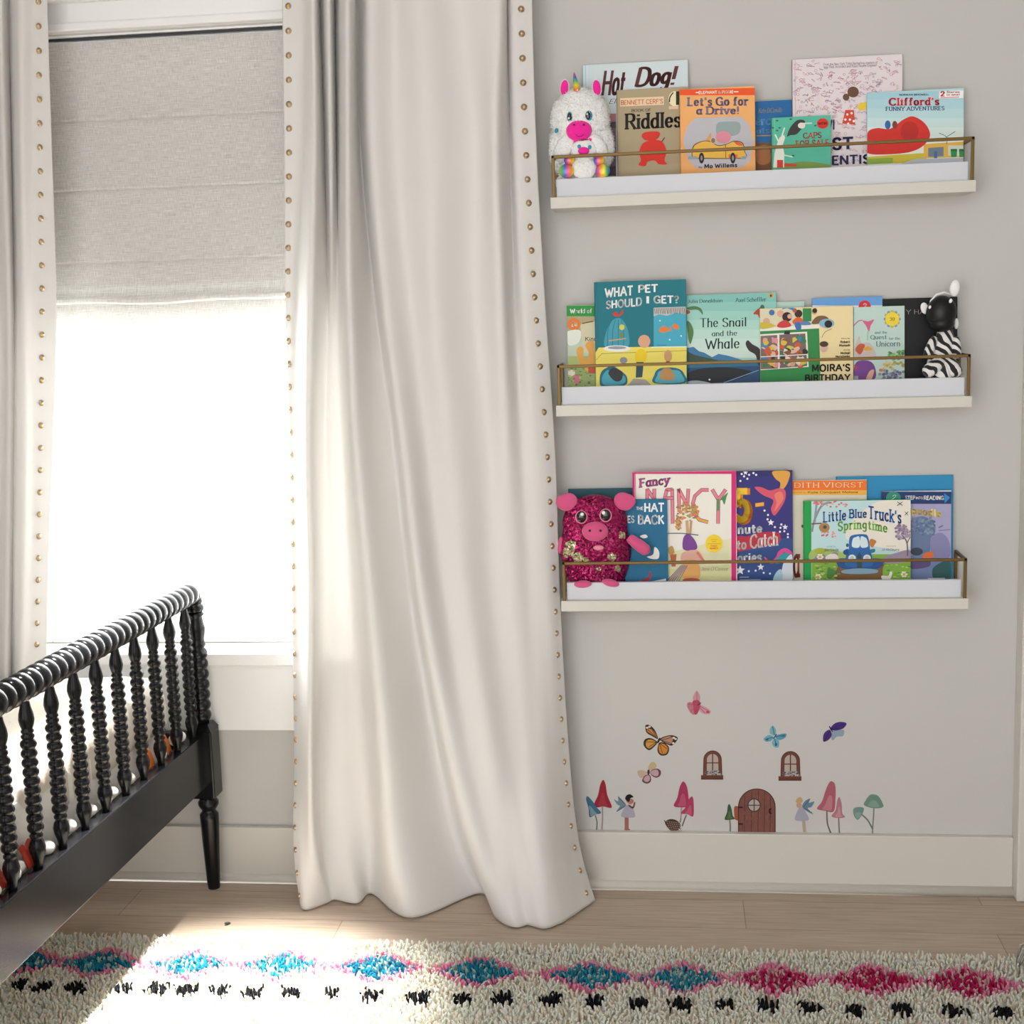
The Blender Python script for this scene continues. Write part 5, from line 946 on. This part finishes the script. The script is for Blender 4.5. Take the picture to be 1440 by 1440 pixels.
MB().tube(pts, [.006, .009, .0105, .011, .0105, .008, .003], M_PINK, 14).build('arm', pg_)
p = P3(437, 637, -.030); s = MB(); s.ell(p, (.0305, .013, .0230), M_PINK, 28, 18); sn = s.build('snout', pg_)
for u in (388, 487): q = P3(u, 630, -.0422); MB().ell(q, (.0030, .0016, .0030), mat('#3a1024', .6, name='thread'), 12, 8).build('nostril', sn)
for u in (312, 535):
    p = P3(u, 505 if u < 400 else 490, -.0285); e = MB().ell(p, (.0148, .0055, .0160), mat('#e88aa8', .5, name='eye_ring'), 22, 12).build('eye', pg_)
    MB().ell((p[0], p[1]-.003, p[2]+.001), (.0118, .0052, .0135), M_EYEB, 20, 12).build('pupil', e); MB().ell((p[0]+(.002 if u < 400 else -.0045), p[1]-.0072, p[2]+.0075), (.0044, .0018, .0044), M_GLINT, 12, 8).build('glint', e)
p = P3(470, 788, -.0335); MB().ell(p, (.0125, .004, .0062), mat('#e58aa0', .7, name='felt'), 18, 10).build('mouth', pg_)
for u, v, t in ((325, 1122, .05), (580, 1110, -.25)):
    p = P3(u, v, -.041); MB().ell((p[0], p[1], p[2]), (.0205, .0085, .0088), M_PINK, 22, 14, (0, -t, 0)).build('foot', pg_)
# zebra
def zebra_mat():
    m, n, b = nodes_mat('zebra_plush'); L = n.links.new; N = n.nodes.new
    q = N('ShaderNodeTexCoord'); wv = N('ShaderNodeTexWave'); wv.wave_type = 'BANDS'; wv.bands_direction = 'DIAGONAL'; wv.inputs['Scale'].default_value = 22; wv.inputs['Distortion'].default_value = 7; wv.inputs['Detail'].default_value = 1.0; wv.inputs['Detail Scale'].default_value = .9
    mp = N('ShaderNodeMapping'); mp.inputs['Scale'].default_value = (1.3, .6, 1); L(q.outputs['Object'], mp.inputs[0]); L(mp.outputs[0], wv.inputs['Vector'])
    cr = N('ShaderNodeValToRGB'); cr.color_ramp.interpolation = 'EASE'; cr.color_ramp.elements[0].position = .46; cr.color_ramp.elements[1].position = .54; cr.color_ramp.elements[0].color = (.012, .012, .013, 1); cr.color_ramp.elements[1].color = (.82, .8, .78, 1)
    L(wv.outputs[0], cr.inputs[0]); L(cr.outputs[0], b.inputs['Base Color']); b.inputs['Roughness'].default_value = .8; b.inputs['Sheen Weight'].default_value = .2; return m
M_ZEB = zebra_mat(); M_ZBK = mat('#0b0b0c', .45, spec=.4, name='black_plush'); M_ZWH = plush_mat('white_felt', '#e6e2dc', 240, .3, .001)
P2 = cp(6.261, 1170, 380, -.062); zb = SZ[2]
ze = thing('zebra_plush', 'striped zebra plush with shiny black head sitting at the ledge end', 'plush toy', (P2(960, 700)[0], -.062, zb))
s = MB(); pts = [P2(u, v) for u, v in ((1000, 520), (995, 600), (985, 700), (970, 800), (960, 890), (958, 960))]
s.tube([(p[0], -.060, p[2]) for p in pts]+[(pts[-1][0], -.060, zb+.004)], [.015, .0215, .0270, .0315, .0325, .0320, .026], M_ZEB, 26); s.ell((pts[0][0], -.060, pts[0][2]), (.0145, .0145, .010), M_ZEB, 20, 10); s.build('body', ze)
for u0, v0, u1, v1 in ((980, 780, 812, 920), (1010, 790, 1090, 938)):
    a_, b_ = P2(u0, v0, -.020), P2(u1, v1, -.034); pts = [tuple(a_[i]+(b_[i]-a_[i])*t+(.006*sin(pi*t) if i == 0 and u1 > 1000 else 0) for i in range(3)) for t in (0, .2, .45, .7, .88, .97)]
    MB().tube(pts, [.011, .0140, .0155, .0155, .0130, .007], M_ZEB, 18).build('leg', ze)
for u0, v0, u1, v1 in ((905, 590, 835, 760), (1090, 590, 1098, 770)):
    a_, b_ = P2(u0, v0, -.008), P2(u1, v1, -.022); pts = [tuple(a_[i]+(b_[i]-a_[i])*t for i in range(3)) for t in (0, .2, .5, .8, .95, 1.02)]
    MB().tube(pts, [.006, .0095, .0105, .0105, .009, .004], M_ZEB, 16).build('arm', ze)
c = P2(962, 375, -.002); s = MB(); s.ell(c, (.0330, .030, .0385), M_ZBK, 30, 20, (0, .15, 0)); c2 = P2(965, 470, -.006); s.ell(c2, (.0275, .026, .0190), M_ZBK, 26, 16); hd = s.build('head', ze)
MB().tube([P2(u, v, -.002) for u, v in ((850, 340), (870, 270), (920, 215), (990, 195), (1050, 215))], [.0012, .0022, .0026, .0022, .0012], M_ZWH, 8).build('mane', ze)
for u, v, r in ((862, 325, .0040), (1045, 270, .0050)): p = P2(u, v, -.020 if u < 900 else -.024); MB().ell(p, (r*.75, .0018, r), M_GLINT, 12, 8, (0, .35, 0)).build('eye', ze)  # only the eye highlights, painted as white dots on the black head
p = P2(1078, 175, .004); MB().ell(p, (.0125, .006, .0215), M_ZWH, 18, 12, (0, .10, 0), lambda a, b, c: .85+.2*c).build('ear', ze)
p = P2(815, 335, .012); MB().ell(p, (.0085, .005, .0130), M_ZWH, 16, 10, (0, -.25, 0)).build('ear', ze)
p = P2(1095, 470, .004); MB().ell(p, (.005, .006, .012), M_ZWH, 14, 8).build('cheek_patch', ze)
p = P2(1090, 920, -.040); 
# ------------------------------------------------------------------ wall stickers
def sticker(name, label, cat, group=None, sub=None):
    mb = MB(); a_ = Art(mb, lambda u, v, lay: onY(u, v, -.0004-lay)); a_.step = .000012; a_.gain = .92
    def done():
        xs = [p[0] for p in mb.v]; zs_ = [p[2] for p in mb.v]
        # peel-off film carrying the print
        o_ = mb.build(name, None, ((min(xs)+max(xs))/2, 0, min(zs_)))
        tag(o_, label, cat, group); return o_
    return a_, done
G1 = (6.0, 800, 950); G2 = (5.76, 1010, 950)
BUT = 'butterfly stickers on the wall'
a, d = sticker('butterfly_sticker', 'pale pink butterfly wall sticker above all the others', 'wall sticker', BUT); a.crop(*G1)
a.blob([(1075, 235), (1045, 195), (1060, 150), (1080, 128), (1105, 165), (1105, 205)], '#c795a0'); a.blob([(1075, 250), (1030, 225), (1000, 232), (1003, 275), (1045, 330), (1075, 310)], '#c07a86'); a.blob([(1090, 245), (1140, 260), (1195, 295), (1185, 325), (1130, 320), (1095, 285)], '#cf9aa4'); a.blob([(1045, 215), (1095, 210), (1110, 250), (1085, 320), (1060, 325), (1050, 260)], '#b34a62')
for p_ in (((1080, 235), (1080, 140)), ((1075, 250), (1008, 240)), ((1075, 255), (1025, 310)), ((1090, 250), (1180, 300)), ((1095, 260), (1150, 318))): a.line(p_, 5, '#b0526a')
a.line([(1085, 250), (1115, 230)], 7, '#3a2a34'); a.ell(1172, 308, 16, 10, '#b84a62'); d()
a, d = sticker('butterfly_sticker', 'large orange and black butterfly wall sticker', 'wall sticker', BUT); a.crop(*G1)
for pts in ([(750, 535), (700, 510), (655, 480), (645, 425), (670, 415), (710, 440), (740, 490)], [(770, 545), (790, 520), (860, 503), (915, 520), (910, 550), (870, 590), (830, 580)], [(745, 560), (690, 528), (640, 540), (632, 590), (675, 630), (720, 600)], [(765, 565), (810, 570), (845, 610), (830, 665), (780, 675), (750, 645), (750, 600)]): a.blob(pts, '#3f302a')
for pts, h in (([(745, 530), (705, 500), (665, 475), (662, 450), (700, 455), (730, 490)], '#c48a4a'), ([(780, 545), (800, 525), (850, 512), (880, 530), (860, 575), (830, 570)], '#b98a72'), ([(735, 560), (690, 540), (655, 552), (650, 590), (675, 615), (712, 592)], '#cf9648'), ([(768, 575), (808, 580), (835, 612), (822, 655), (785, 662), (762, 640), (758, 600)], '#cf8636')): a.blob(pts, h)
for p_ in (((745, 530), (665, 455)), ((740, 525), (700, 450)), ((735, 560), (655, 560)), ((735, 562), (672, 605)), ((765, 575), (790, 655)), ((770, 575), (830, 620)), ((785, 545), (870, 520)), ((785, 548), (855, 570))): a.line(p_, 5, '#4a372c')
for x, y in ((660, 440), (680, 432), (885, 525), (900, 535), (880, 570)): a.ell(x, y, 11, 8, '#e4dccb')
a.ell(758, 548, 9, 26, '#2a2624', 16, .45); d()
a, d = sticker('butterfly_sticker', 'small mauve butterfly wall sticker below the orange one', 'wall sticker', BUT); a.crop(*G1)
for pts, h in (([(672, 800), (675, 760), (700, 730), (725, 735), (740, 765), (710, 795)], '#c2ae86'), ([(660, 815), (620, 800), (580, 805), (585, 840), (610, 865), (650, 840)], '#c4a997')): a.blob(pts, h)
for pts in ([(690, 805), (740, 785), (775, 805), (770, 845), (735, 862), (695, 840)], [(668, 835), (690, 850), (690, 895), (655, 912), (618, 890), (635, 850)]): a.blob(pts, '#6a4450')
for pts in ([(692, 808), (735, 793), (755, 808), (755, 840), (732, 850), (698, 834)], [(666, 842), (682, 852), (680, 885), (655, 898), (630, 880), (642, 854)]): a.blob(pts, '#c3a0a4')
a.ell(672, 815, 11, 22, '#4a3a44'); d()
a, d = sticker('butterfly_sticker', 'light blue butterfly wall sticker above the right window sticker', 'wall sticker', BUT); a.crop(*G2)
for pts, h in (([(455, 485), (420, 470), (420, 430), (442, 405), (468, 440), (465, 475)], '#7fb0bf'), ([(465, 490), (500, 475), (550, 470), (545, 500), (505, 522), (470, 510)], '#5f9fb4'), ([(448, 500), (410, 482), (368, 510), (385, 535), (425, 530)], '#6fa9bb'), ([(458, 510), (492, 530), (488, 580), (455, 580), (435, 545)], '#79b0c0')): a.blob(pts, h)
for p_ in (((455, 480), (440, 415)), ((470, 495), (540, 480)), ((445, 500), (385, 515)), ((458, 515), (470, 570))): a.line(p_, 8, '#3f7d94')
a.ell(395, 518, 12, 8, '#2f6a84'); a.ell(468, 558, 10, 14, '#2f6a84'); a.ell(525, 490, 16, 8, '#3f7d94'); a.line([(472, 475), (448, 512)], 9, '#2c5a70'); d()
a, d = sticker('butterfly_sticker', 'dark purple butterfly wall sticker furthest to the right', 'wall sticker', BUT); a.crop(*G2)
a.blob([(930, 450), (990, 440), (1020, 445), (1010, 490), (960, 495), (930, 525), (915, 500)], '#93a4b4'); a.blob([(905, 435), (940, 390), (990, 375), (1040, 388), (1010, 430), (950, 445)], '#46307a'); a.blob([(905, 440), (920, 480), (895, 520), (852, 535), (852, 480), (875, 450)], '#4a3078')
for p_ in (((910, 435), (1020, 392)), ((905, 445), (862, 525)), ((915, 440), (980, 425))): a.line(p_, 5, '#2c1e55')
a.line([(900, 412), (925, 455)], 9, '#2a1c48'); d()
WIN = 'arched window stickers'
for G, dx, lab in ((G1, 0, 'arched brown window wall sticker with flower box, left of the pair'), (G2, 0, 'arched brown window wall sticker with flower box, right of the pair')):
    a, d = sticker('window_sticker', lab, 'wall sticker', WIN); a.crop(*G)
    if G is G1: x0, x1, y0, y1, yb = 1135, 1290, 632, 840, 878; S_ = 1
    else: x0, x1, y0, y1, yb = 508, 662, 612, 815, 852
    cx_, hw_ = (x0+x1)/2, (x1-x0)/2
    def arch(i, t): 
        r = hw_-i; yy = y0+hw_; return [(cx_-r-t, y1)]+[(cx_-r*cos(pi*k_/14), yy-(r*(1.0))*sin(pi*k_/14)) for k_ in range(15)]+[(cx_+r+t, y1)]
    a.poly(arch(0, 4), '#5f3730'); a.poly(arch(8, 4), '#75463a'); a.poly(arch(24, 2), '#5a332c'); a.poly(arch(29, 2), '#b8aaa0')
    a.line([(cx_, y0+26), (cx_, y1)], 9, '#5f3730'); a.line([(cx_-hw_+25, y0+105), (cx_+hw_-25, y0+105)], 8, '#5f3730')
    random.seed(6)
    for i in range(60): a.ell(random.uniform(x0+10, x1-6), random.uniform(y1-38, y1+4), 7, 6, random.choice(('#4a4a4e', '#8f8d94', '#6d6b6f', '#b9b2b2')), 7)
    a.rect(x0-20, y1, x1+12, yb, '#6b3f34', 0); a.line([(x0-18, y1+4), (x1+10, y1+4)], 6, '#7d4d40'); a.line([(x0-18, yb-4), (x1+10, yb-4)], 6, '#4f2c26'); d()
MU = 'mushroom stickers along the baseboard'
def mush(label, caps):
    a, d = sticker('mushroom_sticker', label, 'wall sticker', MU)
    for G, stem, sh_, cap, h, h2 in caps:
        a.crop(*G); a.line(stem, 11, sh_, True); a.blob(cap, h, 5)
        if h2: a.blob([(x*.55+sum(p[0] for p in cap)/len(cap)*.45, y*.5+max(p[1] for p in cap)*.5-8) for x, y in cap], h2, 4)
    d()
mush('tall red pointed mushroom wall sticker beside the blue one', [(G1, [(282, 1110), (284, 1200), (278, 1298)], '#a89a9a', [(215, 1080), (245, 1010), (265, 920), (290, 880), (310, 920), (325, 1010), (362, 1112), (290, 1105), (240, 1112)], '#9c2636', '#a63642')])
mush('small blue pointed mushroom wall sticker next to the curtain', [(G1, [(222, 1180), (238, 1240), (232, 1305)], '#8a8a88', [(145, 1045), (158, 1018), (200, 1060), (235, 1110), (272, 1160), (225, 1172), (175, 1195), (165, 1120)], '#40708a', '#7f9ca6')])
mush('pair of pink mushrooms wall sticker beside the pinecone', [(G1, [(950, 1110), (945, 1200), (938, 1240)], '#b5a9a2', [(885, 1100), (915, 1030), (935, 940), (965, 893), (995, 935), (1010, 1030), (1010, 1100), (950, 1112)], '#a93a5c', '#b8556f'), (G1, [(990, 1180), (970, 1230), (955, 1270)], '#98908a', [(945, 1160), (985, 1110), (1015, 1040), (1040, 1020), (1052, 1060), (1050, 1185), (1000, 1170)], '#b0405f', '#bd5c75')])
mush('small green pointed mushroom wall sticker left of the door sticker', [(G2, [(93, 1165), (98, 1220), (97, 1270)], '#8a8f88', [(52, 1165), (70, 1110), (78, 1055), (92, 1042), (108, 1080), (118, 1135), (135, 1160), (95, 1168)], '#3f5a44', '#5d7048')])
mush('large pink speckled mushroom wall sticker, tallest on the right', [(G2, [(880, 1100), (885, 1200), (912, 1275)], '#7d7a70', [(800, 1078), (840, 1020), (870, 930), (900, 865), (925, 858), (948, 890), (950, 990), (935, 1100), (860, 1095)], '#b0606e', '#bf8087'), (G2, [(975, 1150), (978, 1220), (982, 1285)], '#94928a', [(918, 1140), (950, 1090), (965, 1010), (982, 985), (1000, 1040), (1005, 1115), (1028, 1145), (980, 1155)], '#b87884', '#c28f94')])
mush('green round capped mushrooms wall sticker at the far right end', [(G2, [(1262, 1070), (1255, 1180), (1248, 1290)], '#8f958a', [(1182, 1050), (1195, 1010), (1225, 970), (1255, 962), (1295, 975), (1325, 1020), (1335, 1065), (1260, 1075)], '#6f8f80', '#82a092'), (G2, [(1160, 1125), (1210, 1170), (1248, 1240)], '#7f8a80', [(1093, 1105), (1100, 1075), (1140, 1065), (1180, 1075), (1165, 1125), (1132, 1168), (1105, 1145)], '#74948c', '#8ba59c')])
FA = 'fairy stickers by the door sticker'
a, d = sticker('fairy_sticker', 'dark haired winged girl wall sticker in a pale dress', 'wall sticker', FA); a.crop(*G1)
a.blob([(480, 1085), (440, 1040), (415, 1018), (415, 1060), (380, 1045), (410, 1090), (430, 1100), (400, 1150), (440, 1130), (475, 1105)], '#6f8a96'); a.line([(475, 1085), (420, 1030)], 5, '#4a5a62'); a.line([(470, 1100), (405, 1145)], 5, '#4a5a62'); a.line([(487, 1185), (488, 1295)], 34, '#a06a58'); a.blob([(470, 1290), (515, 1295), (510, 1305), (475, 1308)], '#a06a58'); a.blob([(440, 1185), (475, 1105), (510, 1090), (540, 1120), (558, 1190), (500, 1198)], '#a9a6b6'); a.line([(505, 1095), (540, 1115), (555, 1070)], 14, '#a87866', True); a.blob([(485, 1060), (520, 1040), (545, 1050), (540, 1075), (515, 1085)], '#b07a64'); a.blob([(475, 1035), (490, 1008), (520, 1003), (545, 1025), (520, 1035), (508, 1065), (485, 1055)], '#221a1c'); d()
a, d = sticker('fairy_sticker', 'blond winged fairy wall sticker right of the door sticker', 'wall sticker', FA); a.crop(*G2)
a.blob([(680, 1065), (700, 1020), (745, 995), (735, 1030), (778, 1020), (755, 1065), (725, 1075), (770, 1125), (720, 1100)], '#66849a'); a.line([(690, 1065), (740, 1005)], 5, '#486276'); a.line([(690, 1070), (760, 1110)], 5, '#486276'); a.line([(690, 1170), (700, 1265)], 26, '#b7a594'); a.blob([(620, 1165), (650, 1080), (680, 1065), (705, 1100), (735, 1165), (680, 1178)], '#a9a8b8'); a.ell(655, 1050, 22, 24, '#bba08a'); a.blob([(628, 1020), (640, 995), (665, 985), (685, 1010), (670, 1035), (645, 1035)], '#c3a276'); d()
a, d = sticker('pinecone_sticker', 'small dark pinecone wall sticker under the pink mushrooms', 'wall sticker'); a.crop(*G1)
a.blob([(812, 1235), (850, 1212), (900, 1218), (938, 1250), (935, 1290), (890, 1318), (850, 1300), (820, 1265)], '#4a3733')
for i in range(5):
    for j in range(6): a.ell(828+j*19+i*6, 1232+i*17+j*2, 8, 5, '#8c7468', 8, .4)
a.line([(815, 1235), (805, 1222)], 8, '#4a3733'); d()
a, d = sticker('door_sticker', 'arched wooden fairy door wall sticker with a round window', 'wall sticker'); a.crop(*G2)
def dome(i): return [(160-i*-1, 1275-0)]+[(313-(150-i)*cos(pi*k_/20)+(-3 if k_ < 10 else 2), 1065-(150-i)*sin(pi*k_/20)) for k_ in range(21)]+[(466-i, 1275)]
a.blob([(130, 1065), (160, 1060), (190, 1075), (188, 1165), (150, 1172), (132, 1150)], '#a05a3c'); a.poly(dome(0), '#4f302c'); a.poly(dome(8), '#80524a')
random.seed(8)
for x in (212, 268, 322, 372, 420): a.line([(x, 1270), (x+3, 1065-sqrt(max(0, 142**2-(x-313)**2))+8)], 5, '#573630')
for i in range(90):
    x = random.uniform(175, 450); t = 1065-sqrt(max(0, 135**2-(x-313)**2)); y = random.uniform(t+10, 1240); a.line([(x, y), (x+1, y+random.uniform(10, 30))], 3, random.choice(('#6b443c', '#96665c', '#8a5a50')))
a.ell(291, 1050, 53, 54, '#4a2d28'); a.ell(291, 1050, 46, 47, '#b3aca6'); a.line([(291, 1003), (291, 1097)], 7, '#4a2d28'); a.line([(245, 1050), (337, 1050)], 7, '#4a2d28')
for y in (1067, 1202): a.line([(165, y), (198, y)], 11, '#2c2322')
a.line([(430, 1080), (416, 1085), (416, 1110), (432, 1115)], 8, '#2c2322', True); d()
